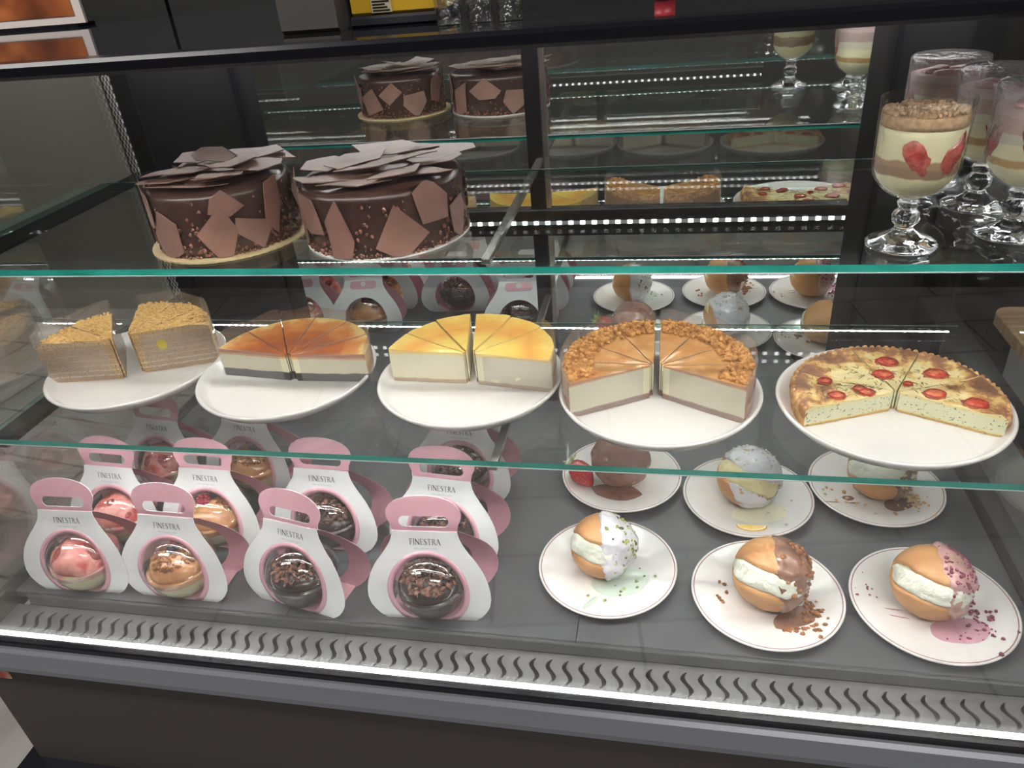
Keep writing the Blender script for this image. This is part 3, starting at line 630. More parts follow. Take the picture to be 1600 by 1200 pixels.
# ---------------------------------------------------------------- chocolate cakes
def poly_rand(rnd, rx, ry, n=6):
    a = sorted(rnd.uniform(0, 2 * PI) for _ in range(n)); 
    a = [2 * PI * (i + rnd.uniform(-.28, .28)) / n for i in range(n)]
    return [(rx * rnd.uniform(.72, 1.12) * math.cos(q), ry * rnd.uniform(.72, 1.12) * math.sin(q)) for q in a]
def densify(P, k=3):
    out = []
    for (a, b2) in zip(P, P[1:] + P[:1]):
        for i in range(k): out.append((a[0] + (b2[0] - a[0]) * i / k, a[1] + (b2[1] - a[1]) * i / k))
    return out
def choc_cake(x, y, r, h, seed, label, board, sides, tops):
    rnd = random.Random(seed)
    c = thing('chocolate_cake', label, 'cake', (x, y, Z2 + .0004), 0, 'chocolate cakes on the upper shelf')
    if board == 'gold':
        MB().lathe([(0, 0), (1.0, 0), (1.0, .0022), (0, .0022)], 240, fn=lambda rr, z, a: rr * r * 1.13 * (1 + .012 * abs(math.sin(a * 30))) if rr > .5 else rr).obj('cake_board', K['board'], c, False, label='scalloped gold paper board')
    else:
        MB().lathe([(0, 0), (r * 1.035, 0), (r * 1.035, .0022), (0, .0022)], 90).obj('cake_board', K['wboard'], c, False, label='thin white paper board')
    z0 = .0024
    pr = [(0, h), (r * .5, h + .0005)] + [(r - .010 + .010 * math.sin(q), h - .010 + .010 * math.cos(q)) for q in [PI / 2 * i / 7 for i in range(8)]] + [(r, h * .6), (r + .0005, h * .3), (r + .0005, z0 + .002), (r - .002, z0), (0, z0)]
    MB().lathe(pr, 96, fn=lambda rr, z, a: rr * (1 + .006 * fbm((math.cos(a) * 2, math.sin(a) * 2, z * 30), 1, seed))).obj('cake_body', K['choc'], c)
    for (deg, zc, rx, ry, rot) in sides:
        P = densify(poly_rand(rnd, rx * 1.32, ry * 1.30, rnd.choice((4, 5, 5)))); a = math.radians(deg); cr, sr = math.cos(rot), math.sin(rot); ti = rnd.uniform(-.04, .10)
        def fn(u, v, off, a=a, zc=zc, cr=cr, sr=sr, ti=ti):
            uu, vv = u * cr - v * sr, u * sr + v * cr
            rr = r + .0022 + off + abs(vv) * .04 + max(0, vv) * ti; q = a + uu / r
            zz = min(max(zc + vv, z0 + .0008), h + .006)
            rad = r + .0022; # flat shard tangent to the cake, softened
            xx = rad * math.cos(a) + (rr - rad) * math.cos(a) - uu * math.sin(a); yy = rad * math.sin(a) + (rr - rad) * math.sin(a) + uu * math.cos(a)
            bx, by = rr * math.cos(q), rr * math.sin(q); m = .65
            return (bx * m + xx * (1 - m) + 0, by * m + yy * (1 - m), zz)
        mb = MB(); sheet(mb, P, [], fn, .0011, .009, (0, 0, 0)); mb.obj('chocolate_shard', K['shard'], c, True, sharp=50)
    for (px, py, pz, rx, ry, rot, tx, ty) in tops:
        P = densify(poly_rand(rnd, rx, ry, rnd.choice((4, 5, 6)))); cr, sr = math.cos(rot), math.sin(rot); sd = rnd.random() * 9
        def fn(u, v, off, px=px, py=py, pz=pz, cr=cr, sr=sr, tx=tx, ty=ty, sd=sd):
            X = px + u * cr - v * sr; Y = py + u * sr + v * cr
            return (X, Y, h + pz + (X - px) * tx + (Y - py) * ty + .0018 * noise.noise(Vector((X * 45, Y * 45, sd))) - off + 12 * .0011 * 0)
        mb = MB(); sheet(mb, P[::-1] if False else P, [], fn, -.0011, .008, (0, 0, 0)); mb.obj('chocolate_shard', K['shard'], c, True, sharp=50)
    mb = MB()
    for _ in range(760):
        a = rnd.uniform(0, 2 * PI); cl = noise.noise(Vector((math.cos(a) * 3, math.sin(a) * 3, seed)))
        zz = z0 + abs(rnd.gauss(0, 1)) * h * (.18 + .35 * max(0, cl + .2)); 
        if rnd.random() < .35: zz = h * rnd.uniform(.3, .9); 
        if rnd.random() < .3: zz = rnd.uniform(z0 + .001, z0 + .006)
        if zz > h * .93: continue
        if zz > h * .2 and cl < -.05 and rnd.random() < .8: continue
        mb.ico(((r + .0012) * math.cos(a), (r + .0012) * math.sin(a), zz), rnd.uniform(.0011, .0025), 1, nz=.5, seed=rnd.random() * 9, sc3=(1, 1, 1.3))
    mb.obj('cocoa_nibs', K['nib'], c, False, kind='stuff')
    return c
S1 = [(205, .045, .016, .030, .2), (248, .026, .027, .026, -.5), (222, .058, .018, .022, .5), (292, .030, .017, .034, -.15), (318, .032, .021, .024, .4), (338, .050, .014, .032, -.2), (300, .064, .018, .014, 0), (180, .03, .015, .025, .3),
      (20, .05, .018, .026, .4), (55, .028, .022, .024, -.3), (85, .05, .020, .022, .2), (118, .030, .022, .026, .5), (150, .048, .016, .028, -.3)]
T1 = [(-.044, -.030, .004, .042, .034, .35, .02, -.12), (-.004, -.056, .003, .056, .030, .12, .0, -.12), (-.030, -.008, .010, .060, .036, .30, .05, -.06), (.030, -.036, .010, .038, .044, -.4, .02, -.14), (.058, .004, .010, .048, .030, -.2, .02, .02), (-.042, .040, .014, .046, .030, .5, -.10, .05),
      (.016, .056, .012, .058, .028, 0, .04, .06), (-.050, .022, .007, .034, .028, 1.0, -.04, .04), (.060, .048, .009, .042, .024, -.6, .04, .03), (-.012, .018, .021, .030, .024, .4, -.22, .14), (.012, .008, .014, .050, .036, .2, .06, .0), (0, 0, .002, .062, .055, .1, 0, 0)]
choc_cake(-.557, .868, .0885, .080, 11, 'chocolate cake with shards on a scalloped gold board, left one', 'gold', S1, T1)
S2 = [(212, .030, .018, .020, .3), (232, .048, .024, .024, -.5), (258, .030, .016, .036, .1), (297, .032, .024, .034, .25), (322, .055, .020, .024, .2), (190, .04, .014, .03, .1), (345, .03, .015, .022, .1),
      (25, .045, .020, .024, .5), (60, .03, .022, .026, -.3), (95, .05, .024, .022, .2), (130, .032, .022, .028, .5), (160, .05, .018, .026, -.3)]
T2 = [(-.072, .012, .008, .040, .036, .1, -.06, .03), (-.034, .008, .013, .042, .040, .9, .03, .03), (.0, .060, .013, .066, .034, .1, .0, .08), (.056, .046, .011, .060, .036, -.2, .05, .06), (.008, -.010, .013, .064, .024, .35, .08, -.03), (-.050, -.048, .004, .062, .030, -.1, .0, -.08),
      (-.004, -.064, .005, .052, .030, .1, .0, -.10), (.040, -.050, .011, .026, .046, -.6, .10, -.06), (.068, -.030, .007, .042, .028, -.3, .06, -.06), (.072, .012, .010, .038, .032, 0, .06, .0), (0, 0, .002, .070, .065, .1, 0, 0)]
choc_cake(-.341, .8735, .0995, .077, 23, 'chocolate cake with shards on a thin white board, right and larger one', 'white', S2, T2)

# ---------------------------------------------------------------- dessert goblets
K['trifle'] = bands('trifle_layers', [(.030, srgb(236, 230, 184)), (.040, srgb(150, 122, 96)), (.046, srgb(168, 138, 108)), (.095, srgb(226, 220, 180))], wob=.006, nscale=45, rough=.5, bump=.0006)
K['trifle2'] = bands('trifle_layers_pink', [(.028, srgb(238, 232, 190)), (.036, srgb(190, 150, 96)), (.060, srgb(240, 234, 196)), (.075, srgb(206, 160, 150)), (.1, srgb(232, 190, 186))], wob=.003, nscale=45, rough=.5, bump=.0006)
def bowl_r(z):  # inner radius of the bowl at height z above its bottom (.050)
    q = min(max(z, 0) / .034, 1); return .0385 * math.sin(PI / 2 * q) ** .55 + .0015 * max(0, z - .034) / .06
def goblet(x, y, label, top, seed, rz=0):
    g = thing('dessert_goblet', label, 'dessert glass', (x, y, Z2 + .0006), rz, 'layered desserts in goblets on the upper shelf')
    foot = [(0, .0015), (.030, .0012), (.0345, .0012), (.0350, .0028), (.0335, .0045), (.026, .0070), (.017, .0115), (.0105, .0165), (.0085, .0200), (.0095, .0225), (.0125, .0260), (.0135, .0305), (.0120, .0355), (.0088, .0385), (.0082, .0405), (.0100, .0435), (.0105, .0460), (.0085, .0490), (0, .0490)]
    MB().lathe(foot, 48, fn=lambda r, z, a: r * (1 + .03 * math.cos(a * 12) * (.012 < z < .04))).obj('stem_and_foot', K['glass'], g)
    zs = [0, .002, .005, .009, .014, .020, .027, .034, .05, .07, .088, .0985]
    out = [(bowl_r(z) + .0016, .0492 + z) for z in zs] + [(bowl_r(.0985) + .0008, .1487)]
    MB().lathe(out, 64, fn=lambda r, z, a: r * (1 + .006 * math.cos(a * 18 + z * 260) * (.052 < z < .100))).obj('bowl', K['bowl'], g)
    zt = .073 if top == 'crumb' else .080
    zz = [0.001, .003, .006, .010, .015, .021, .028, .034, .045, .060, .068, zt]
    MB().lathe([(bowl_r(z) - .0006, z) for z in zz] + [(0, zt + .001)], 64).obj('cream_layers', K['trifle' if top == 'crumb' else 'trifle2'], g, loc=(0, 0, .0502))
    for a, tl in ([(250, .35), (305, -.4)] if top == 'crumb' else [(215, .3), (150, -.3), (20, .3)]):
        mb = MB(); q = math.radians(a); rr = bowl_r(.055) - .0035
        mb.ico((rr * math.cos(q), rr * math.sin(q), .101), .0175, 3, nz=.32, nsc=2, seed=a, sc3=(.30, .62, 1.15), rot=Matrix.Rotation(q, 3, 'Z') @ Matrix.Rotation(tl, 3, 'X'))
        mb.obj('strawberry_slice', K['straw'], g)
    if top == 'crumb':
        rnd = random.Random(seed); mb = MB()
        mb.lathe([(0, .1370), (.02, .1370), (.0370, .1350), (.0388, .1345), (.0386, .1235), (0, .1235)], 64, fn=lambda r, z, a: r)
        for _ in range(220):
            q = math.sqrt(rnd.random()) * .0365; a = rnd.uniform(0, 6.3); mb.ico((q * math.cos(a), q * math.sin(a), .1368 + .0015 * (1 - q / .0365)), rnd.uniform(.0014, .0036), 1, nz=.5, seed=rnd.random() * 9)
        mb.obj('biscuit_crumbs', pm('biscuit_crumbs', srgb(214, 180, 144), srgb(190, 154, 116), scale=200, rough=.85, bump=.0008, bscale=500), g, kind='stuff')
    else:
        mb = MB()
        for k in range(5):
            a = k * 1.3; mb.ico((.016 * math.cos(a), .016 * math.sin(a), .1315), .013, 2, nz=.3, seed=k, sc3=(1, .8, .45))
        mb.obj('fruit_topping', pm('pink_topping', srgb(216, 150, 150), srgb(190, 110, 112), scale=80, rough=.3, coat=.4), g)
        pr = [(0, .1502), (.02, .1500), (.0405, .1502), (.0420, .1490), (.0424, .1440), (.0418, .1330), (.0422, .118), (.0416, .100)]
        MB().lathe(pr, 64, fn=lambda r, z, a: r * (1 + .012 * fbm((math.cos(a) * 3, math.sin(a) * 3, z * 60), 1, seed) * (z < .149))).obj('cling_film', K['cling'], g, label='crinkled cling film cover')
    return g
goblet(.2445, .806, 'stemmed goblet dessert topped with biscuit crumbs and no film', 'crumb', 3, .05)
goblet(.3560, .832, 'cling filmed goblet dessert nearest the front at the right edge', 'film', 4, .6)
goblet(.3500, .925, 'cling filmed goblet dessert standing between the front and rear ones', 'film', 5, 1.9)
goblet(.3250, 1.020, 'cling filmed goblet dessert with peach layer, furthest back', 'film', 6, 2.9)

# ---------------------------------------------------------------- cream buns
def vnorm(v): return Vector(v).normalized()
def pt_noise(d, s, o): return noise.fractal(d * s + Vector((o, o, o)), 1.0, 2.0, 3)
def bun(x, y, r, label, rz, nrm, gdir, glim, glaze, cream, crumbs, seed, slit=.30, cover_cream=True, tall=.94, puddle=None, extra=None, nmb=120, csz=(.0016, .0034), crumb_dir=None):
    """r radius; nrm = normal of the slit; gdir/glim = where the glaze lies"""
    zb = .0042; Rz = r * tall
    g = thing('cream_bun', label, 'filled bun', (x, y, zb), rz, 'cream filled buns on the plates')
    n_ = vnorm(nrm); gd = vnorm(gdir); V, F = ICO(5)
    def shape(d, rr):
        p = Vector((d.x * rr, d.y * rr, d.z * rr * tall)); p.z += Rz
        if p.z < .14 * Rz: p.z = .14 * Rz * (1 - (1 - max(p.z, 0) / (.14 * Rz)) * .9)
        p.z -= .014 * Rz
        return p
    openf = vnorm((-.15, -1, .35))
    def slitness(d):  # 1 inside the opening
        t_ = n_.dot(d) + .05 * pt_noise(d, 1.6, seed); wdt = slit * min(1, max(0, (d.dot(openf) + .30) * 1.6))
        return max(0., min(1., (wdt - abs(t_)) / .07 + .5)) if wdt > .02 else 0
    vs = []
    for v in V:
        d = Vector(v); s = slitness(d); q = r * (1 + .020 * pt_noise(d, 1.3, seed + 3) + .006 * pt_noise(d, 5, seed)) * (1 - .16 * s); vs.append(shape(d, q))
    MB().add(vs, F).obj('bun_body', K['bun'], g)
    vs = []
    for v in V:
        d = Vector(v); s = slitness(d); q = r * (.86 + .120 * s + .045 * pt_noise(d, 4.5, seed + 7)); vs.append(shape(d, q))
    keep = [f for f in F if max(slitness(Vector(V[i])) for i in f) > 0]
    used = sorted({i for f in keep for i in f}); mp_ = {k: i for i, k in enumerate(used)}
    MB().add([vs[i] for i in used], [tuple(mp_[i] for i in f) for f in keep]).obj('cream_filling', cream, g)
    def gmask(d): return max(0., min(1., (d.dot(gd) - glim + .10 * pt_noise(d, 1.7, seed + 11)) / .05))
    vs = []; ms = []
    for v in V:
        d = Vector(v); m = gmask(d); s = slitness(d) * (1 if cover_cream else 1); ms.append(m)
        q = r * (1 + .020 * pt_noise(d, 1.3, seed + 3)) * (1 - .06 * s) - .0012 + m * (.0034 + .0030 * pt_noise(d, 2.8, seed + 1)); vs.append(shape(d, q))
    keep = [f for f in F if max(ms[i] for i in f) > 0 and (cover_cream or min(slitness(Vector(V[i])) for i in f) < .4)]
    used = sorted({i for f in keep for i in f}); mp_ = {k: i for i, k in enumerate(used)}
    MB().add([vs[i] for i in used], [tuple(mp_[i] for i in f) for f in keep]).obj('glaze', glaze, g)
    rnd = random.Random(seed); pts = []; cd = vnorm(crumb_dir or gdir)
    while len(pts) < nmb:
        d = vnorm((rnd.gauss(0, 1), rnd.gauss(0, 1), rnd.gauss(0, 1)))
        if gmask(d) < .9 or d.z < -.35 or rnd.random() > max(0, d.dot(cd)) ** 2.2: continue
        pts.append(shape(d, r * (1 + .020 * pt_noise(d, 1.3, seed + 3)) * (1 - .06 * slitness(d)) + .0018))
    if crumbs and extra:
        for (cx, cy, sx, sy, k) in extra:
            for _ in range(k): pts.append((rnd.gauss(cx, sx), rnd.gauss(cy, sy), .0022))
    for i, p in enumerate(pts):   # crumbs that lie on the sloping rim ride on it
        rad = math.hypot(p[0], p[1])
        if p[2] < .004 and rad > .058: pts[i] = (p[0], p[1], .0022 + (rad - .058) * .24)
    if crumbs: rocks(g, 'crumb_topping', crumbs, pts, csz[0], csz[1], seed)
    if puddle:
        mat, shapes = puddle; mb = MB()
        for (cx, cy, rx, ry, rot) in shapes:
            n = 40; vs = [(cx, cy, .0016)]; 
            for ring, zz in ((.85, .0015), (1.0, .0004)):
                for k in range(n):
                    a = 2 * PI * k / n; q = ring * (1 + (.10 * noise.noise(Vector((math.cos(a) * 1.4, math.sin(a) * 1.4, cx * 99))) if rx > .006 and ry > .006 else 0)); u, v = rx * q * math.cos(a), ry * q * math.sin(a)
                    X, Y = cx + u * math.cos(rot) - v * math.sin(rot), cy + u * math.sin(rot) + v * math.cos(rot); rad = math.hypot(X, Y)
                    vs.append((X, Y, zz + max(0, rad - .056) * .24 + (.0004 if rad > .05 else 0)))
            vs[0] = (cx, cy, .0016 + max(0, math.hypot(cx, cy) - .056) * .24)
            fs = [(0, 1 + k, 1 + (k + 1) % n) for k in range(n)] + [(1 + k, 1 + n + k, 1 + n + (k + 1) % n, 1 + (k + 1) % n) for k in range(n)]
            mb.add(vs, fs)
        mb.obj('sauce', mat, g)
    return g
G = {}
G['white'] = pm('white_glaze', srgb(226, 226, 232), rough=.22, coat=.5, bump=.0008, bscale=60)
G['milk'] = pm('milk_chocolate_glaze', srgb(150, 112, 92), srgb(138, 100, 82), scale=30, rough=.25, coat=.5, bump=.0010, bscale=60)
G['pink'] = pm('pink_berry_glaze', srgb(214, 168, 170), srgb(190, 150, 136), scale=26, rough=.3, coat=.35, bump=.0008, bscale=60)
G['brown'] = pm('brown_chocolate_glaze', srgb(146, 104, 90), srgb(158, 116, 102), scale=24, rough=.2, coat=.6, bump=.005, bscale=26)
G['dark'] = pm('dark_chocolate_glaze', srgb(116, 84, 74), rough=.3, coat=.4, bump=.0012, bscale=70)
P_green = pm('pistachio_pieces', srgb(190, 196, 112), srgb(96, 96, 60), scale=120, rough=.7, lo=.5, hi=.56)
P_berry = pm('freeze_dried_berry', srgb(128, 62, 84), srgb(170, 88, 112), scale=160, rough=.8)
P_coco = pm('white_chocolate_bits', srgb(236, 230, 212), srgb(210, 206, 196), scale=150, rough=.7)
P_alm = pm('toasted_almond_flakes', srgb(226, 190, 130), srgb(186, 140, 88), scale=100, rough=.7)
bun(-.073, .792, .0455, 'cream bun with white glaze and green pistachio pieces', 0, (.18, .40, .88), (1, .05, .10), .03, G['white'], K['cream'], P_green, 2, tall=1.0,
    puddle=(K['puddle_mint'], [(.026, -.022, .040, .028, .3), (-.012, -.070, .004, .018, -.5)]), extra=[(.045, -.03, .012, .018, 9), (.01, -.06, .02, .006, 3)], nmb=130, csz=(.0013, .0030))
bun(.150, .757, .0490, 'cream bun with milk chocolate glaze and brown cookie crumbs', 0, (.20, .42, .86), (1, .05, .12), .08, G['milk'], K['cream'], K['cookie2'], 5, tall=.98,
    puddle=(G['milk'], [(.034, -.034, .034, .022, .5)]), extra=[(.052, -.022, .008, .014, 40), (.035, -.052, .012, .006, 16), (-.064, .004, .008, .012, 7)], nmb=75, csz=(.0018, .0042))
bun(.346, .763, .0480, 'cream bun with pink glaze and purple berry crumbs', 0, (.26, .36, .88), (1, .0, .15), .16, G['pink'], K['cream'], P_berry, 7, tall=.98,
    puddle=(pm('pink_sauce', srgb(206, 160, 176), rough=.12, coat=.5), [(.032, -.036, .036, .022, .2), (-.062, -.006, .008, .0035, -.1), (-.046, -.008, .018, .0006, -.05), (-.050, -.018, .028, .0007, -.15)]),
    extra=[(.056, -.008, .007, .020, 40), (.042, -.042, .014, .008, 12), (-.066, .022, .010, .014, 9), (.07, -.02, .01, .02, 12)], nmb=190, csz=(.0009, .0030), crumb_dir=(.7, .1, .8))
bun(-.059, 1.000, .0470, 'cream bun coated in smooth brown chocolate glaze', 0, (.1, -.3, .9), (-.45, -.45, .55), -.52, G['brown'], K['cream'], None, 9, tall=.92, slit=.02,
    puddle=(G['brown'], [(-.006, -.040, .045, .026, -.1)]), nmb=0)
bun(.139, .964, .0480, 'cream bun with white glaze, yellow custard and white nut bits', 0, (.42, .40, .80), (.75, -.05, .30), -.48, G['white'], K['creamy'], P_coco, 12, tall=.95, cover_cream=False,
    puddle=(pm('cream_sauce', srgb(238, 234, 206), rough=.12, coat=.5), [(.018, -.034, .044, .026, .2), (-.056, .004, .016, .003, -.7)]), extra=[(.05, -.02, .012, .02, 9)], nmb=130, csz=(.0010, .0024), crumb_dir=(.6, .3, .8))
bun(.338, .998, .0480, 'cream bun with dark glaze and toasted almond flakes', 0, (.10, .42, .90), (1, .0, .05), .22, G['dark'], K['cream'], P_alm, 15, tall=.94,
    puddle=(G['dark'], [(.030, -.030, .026, .018, .2), (-.046, -.020, .010, .006, .2), (-.058, -.036, .030, .0014, .25)]), extra=[(.050, -.020, .010, .016, 46), (-.05, -.01, .02, .022, 14), (.02, -.058, .02, .004, 6)], nmb=110, csz=(.0014, .0032))
# strawberry beside the chocolate bun
s = thing('strawberry', 'fresh red strawberry with green leaves leaning on the chocolate bun', 'strawberry', (-.122, .981, .0245), 0)
mb = MB(); V, F = ICO(4); vs = []
rotm = Matrix.Rotation(-1.9, 3, 'Z') @ Matrix.Rotation(.75, 3, 'X')
for v in V:
    d = Vector(v); q = .0185 * (1 + .02 * math.sin(d.x * 40) * math.sin(d.y * 40 + d.z * 38)); tp = 1 - .42 * max(0, -d.z) ** 1.2
    vs.append(rotm @ Vector((d.x * q * tp, d.y * q * tp, d.z * q * 1.45)) + Vector((0, 0, .002)))
sk = pm('strawberry_skin', srgb(214, 50, 60), srgb(236, 150, 110), scale=420, rough=.25, coat=.5, bump=.0006, bscale=420, lo=.60, hi=.66)
mb.add(vs, F).obj('berry', sk, s)
mb = MB()
for k in range(7):
    a = 2 * PI * k / 7; ca, sa = math.cos(a), math.sin(a); P = [(.002, -.0018, .026), (.009, -.0045, .0280), (.020, 0, .0345), (.009, .0045, .0280), (.002, .0018, .026), (.010, 0, .0298)]
    mb.add([rotm @ Vector((p[0] * ca - p[1] * sa, p[0] * sa + p[1] * ca, p[2])) + Vector((0, 0, .002)) for p in P], [(0, 1, 5), (1, 2, 5), (2, 3, 5), (3, 4, 5), (4, 0, 5)])
mb.obj('leaves', K['leaf'], s, False)
# orange slice
s = thing('orange_slice', 'thin half slice of orange on the plate of the white glazed bun', 'orange slice', (.1405, .893, .0105), 0)
n = 28; arc = [PI + PI * k / n for k in range(n + 1)]
def half(r0, z): return [(r0 * math.cos(a), r0 * .55 * math.sin(a) + .001, z) for a in arc]
mb = MB(); r0 = .0225
a1_, a2_, a3_ = half(r0, .0), half(r0, .0022), half(r0 * .93, .0026); m_ = n + 1
mb.add(a1_ + a2_ + a3_, [(i, i + 1, m_ + i + 1, m_ + i) for i in range(n)] + [(m_ + i, m_ + i + 1, 2 * m_ + i + 1, 2 * m_ + i) for i in range(n)])
mb.obj('peel', pm('orange_peel', srgb(240, 176, 76), rough=.4), s, label='orange peel')
MB().add(half(r0 * .93, .0026) + half(r0 * .82, .0027) + [(0, .001, .0)], [(i, i + 1, m_ + i + 1, m_ + i) for i in range(n)] + [(0, m_ * 2, n)][:0]).obj('pith', pm('orange_pith', srgb(246, 238, 206), rough=.5), s, False)
MB().add(half(r0 * .82, .0027) + [(0, .001, .0029)], [(i, i + 1, m_) for i in range(n)]).obj('flesh', pm('orange_flesh', srgb(246, 206, 90), srgb(250, 224, 140), scale=200, rough=.2, coat=.4), s, False)

# ---------------------------------------------------------------- gift cartons with dessert cups
CH, SEAM = .180, .130
def prof_w(v):
    P = [(0, .062), (.006, .071), (.014, .078), (.024, .0835), (.036, .0860), (.048, .0855), (.060, .0830), (.070, .0795), (.08, .0745), (.09, .0675), (.100, .0590), (.110, .0515), (.120, .0465), (.132, .0445)]
    for (a, b2), (c, d) in zip(P, P[1:]):
        if a <= v <= c: t_ = (v - a) / (c - a); return b2 + (d - b2) * t_
    return P[-1][1]
def yf(v): return .045 * (v / CH) - .005 * math.sin(PI * min(v / .11, 1))
def yb(v):
    if v < SEAM: return .062 + (yf(SEAM) + .0012 - .062) * (v / SEAM) + .024 * math.sin(PI * v / SEAM) ** .8
    return yf(v) + .0012
def side_outline(v0, v1, n=22): 
    vs = [v0 + (v1 - v0) * i / n for i in range(n + 1)]
    return [(prof_w(v), v) for v in vs] + [(-prof_w(v), v) for v in vs[::-1]]
hand = [(.0445, SEAM - .001), (.0462, .138), (.0500, .146), (.0515, .153), (.0500, .160), (.0455, .167), (.036, .1735), (.022, .178), (.008, .1798)]
hand = hand + [(-a, b2) for a, b2 in hand[::-1]]
slotp = [( .0265 * sx + .0075 * math.cos(a), .1435 + .0075 * math.sin(a)) for sx, a in [(1, -PI / 2 + PI * k / 10) for k in range(11)] + [(-1, PI / 2 + PI * k / 10) for k in range(11)]]
win = wcirc(.0500, 48)
PF, PBK = {}, {}
def letters():
    S = []   # strokes: list of (points, widths)
    def q(x0, y0, x1, y1): S.append([(x0, y0), (x1, y0), (x1, y1), (x0, y1)])
    def stroke(P, W):
        for (a, b2), w0, w1 in zip(zip(P, P[1:]), W, W[1:]):
            dx, dy = b2[0] - a[0], b2[1] - a[1]; l = math.hypot(dx, dy) or 1; nx, ny = -dy / l, dx / l
            S.append([(a[0] - nx * w0, a[1] - ny * w0), (b2[0] - nx * w1, b2[1] - ny * w1), (b2[0] + nx * w1, b2[1] + ny * w1), (a[0] + nx * w0, a[1] + ny * w0)])
    x = 0; s = .058; t_ = .03
    def stem(c, wd=s): q(c - wd, 0, c + wd, 1); q(c - wd - .07, 0, c + wd + .07, t_ * 1.4); q(c - wd - .07, 1 - t_ * 1.4, c + wd + .07, 1)
    # F
    stem(x + .15); q(x + .2, .94, x + .56, 1); q(x + .2, .48, x + .46, .54); q(x + .52, .80, x + .56, 1); x += .66
    stem(x + .15); x += .36                                       # I
    stem(x + .12, .04); stem(x + .72, .04); stroke([(x + .08, .98), (x + .74, .02)], [.085, .085]); x += .90     # N
    stem(x + .15); q(x + .2, .94, x + .56, 1); q(x + .2, .48, x + .48, .54); q(x + .2, 0, x + .60, .06); q(x + .52, .80, x + .56, 1); q(x + .57, 0, x + .61, .20); x += .70   # E
    stroke([(x + .52, .86), (x + .42, .97), (x + .26, .97), (x + .14, .86), (x + .13, .70), (x + .26, .56), (x + .42, .42), (x + .50, .26), (x + .42, .08), (x + .26, .03), (x + .12, .10), (x + .07, .24)], [.02, .03, .04, .06, .075, .085, .085, .07, .05, .035, .03, .02]); x += .66   # S
    stem(x + .36); q(x + .02, .94, x + .70, 1); q(x + .02, .80, x + .06, 1); q(x + .66, .80, x + .70, 1); x += .80           # T
    stem(x + .15); stroke([(x + .2, .97), (x + .40, .96), (x + .52, .84), (x + .52, .68), (x + .40, .54), (x + .2, .52)], [.03, .04, .07, .07, .04, .03]); stroke([(x + .32, .54), (x + .66, .03), (x + .74, .03)], [.06, .07, .03]); x += .80   # R
    stroke([(x + .04, .02), (x + .38, 1)], [.03, .03]); stroke([(x + .36, 1.02), (x + .68, .02)], [.075, .08]); q(x + .16, .32, x + .56, .37); q(x - .03, 0, x + .14, .04); q(x + .56, 0, x + .80, .04); x += .80
    return S, x
LET, LW = letters()
cu = bpy.data.curves.new('tag', 'FONT'); cu.body = 'CAKE \u2022 CIKOLATA \u2022 PASTA'; cu.size = 1; cu.align_x = 'CENTER'
to = bpy.data.objects.new('tag', cu); C.objects.link(to); bpy.context.view_layer.update()
dg = bpy.context.evaluated_depsgraph_get(); me_ = bpy.data.meshes.new_from_object(to.evaluated_get(dg))
TAGV = [(v.co.x, v.co.y) for v in me_.vertices]; TAGF = [tuple(p.vertices) for p in me_.polygons]
bpy.data.objects.remove(to); bpy.data.meshes.remove(me_); TW = max(p[0] for p in TAGV) - min(p[0] for p in TAGV)
CART = None
def build_carton():
    c = thing('gift_carton', '', 'box', (0, 0, 0))
    mb = MB(); sheet(mb, side_outline(0, SEAM), [win], lambda u, v, o: (u, yf(v) + o, v), .0006, .010, (0, 1, 0)); fp = mb.obj('front_panel', [K['card'], K['pink']], c, True, sharp=40)
    mb = MB(); sheet(mb, wcirc(.0575, 56), [win], lambda u, v, o: (u, yf(v) - .0003 + o, v) if v > 0.0003 else (u, yf(0) - .0003 + o, .0003), .0002, 0, (0, 0, 0)); mb.obj('window_ring', K['pink'], fp, True, label='pink ring round the window')
    mb = MB()
    for P in LET:
        pp = [((u / LW - .5) * .043, .1110 + v * .0086) for u, v in P]
        mb.add([(u, yf(v) - .0004, v) for u, v in pp], [(0, 1, 2, 3)])
    mb.obj('lettering', K['ink'], fp, False, label='black FINESTRA lettering')
    mb = MB(); mb.add([(u / TW * .0320, yf(.1050 + v * .0030) - .0004, .1050 + v / TW * .034) for u, v in TAGV], TAGF)
    mb.obj('tagline', K['ink2'], fp, False, label='tiny grey line of print')
    mb = MB(); sheet(mb, [(-.060, .0), (.060, 0), (.060, .062), (-.060, .062)], [], lambda u, v, o: (u, v, .0004 + o), .0004, .02, (0, 0, 0)); mb.obj('floor_panel', K['pink'], c, False)
    mb = MB(); sheet(mb, side_outline(0, SEAM)[::-1][::-1], [win], lambda u, v, o: (u, yb(v) + o, v), .0006, .010, (1, 0, 1)); bp_ = mb.obj('back_panel', [K['card'], K['pink']], c, True, sharp=40)
    mb = MB(); sheet(mb, hand, [slotp], lambda u, v, o: (u, yb(v) + o, v), .0006, .010, (1, 0, 0)); mb.obj('handle', [K['card'], K['pink']], c, True, sharp=40)
    mb = MB(); fl = [(a * .92, b2 - .024) for a, b2 in slotp]
    def tabfn(u, v, o): return (u, yb(v) + .0012 + o, v)
    sheet(mb, fl, [circ(0, .1215, .006, .0045, 14)], tabfn, .0006, .01, (0, 0, 0)); mb.obj('slot_flap', K['pink'], bp_, True, sharp=40, label='pink flap folded down behind')
    return c
def dup(root):
    r = root.copy(); C.objects.link(r)
    for ch in list(root.children):
        k = ch.copy(); C.objects.link(k); k.parent = r
        for gch in ch.children: d = gch.copy(); C.objects.link(d); d.parent = k
    return r
K['cupwhite'] = pm('cream_in_cup', srgb(226, 224, 196), srgb(214, 208, 160), scale=60, rough=.4, coat=.4)
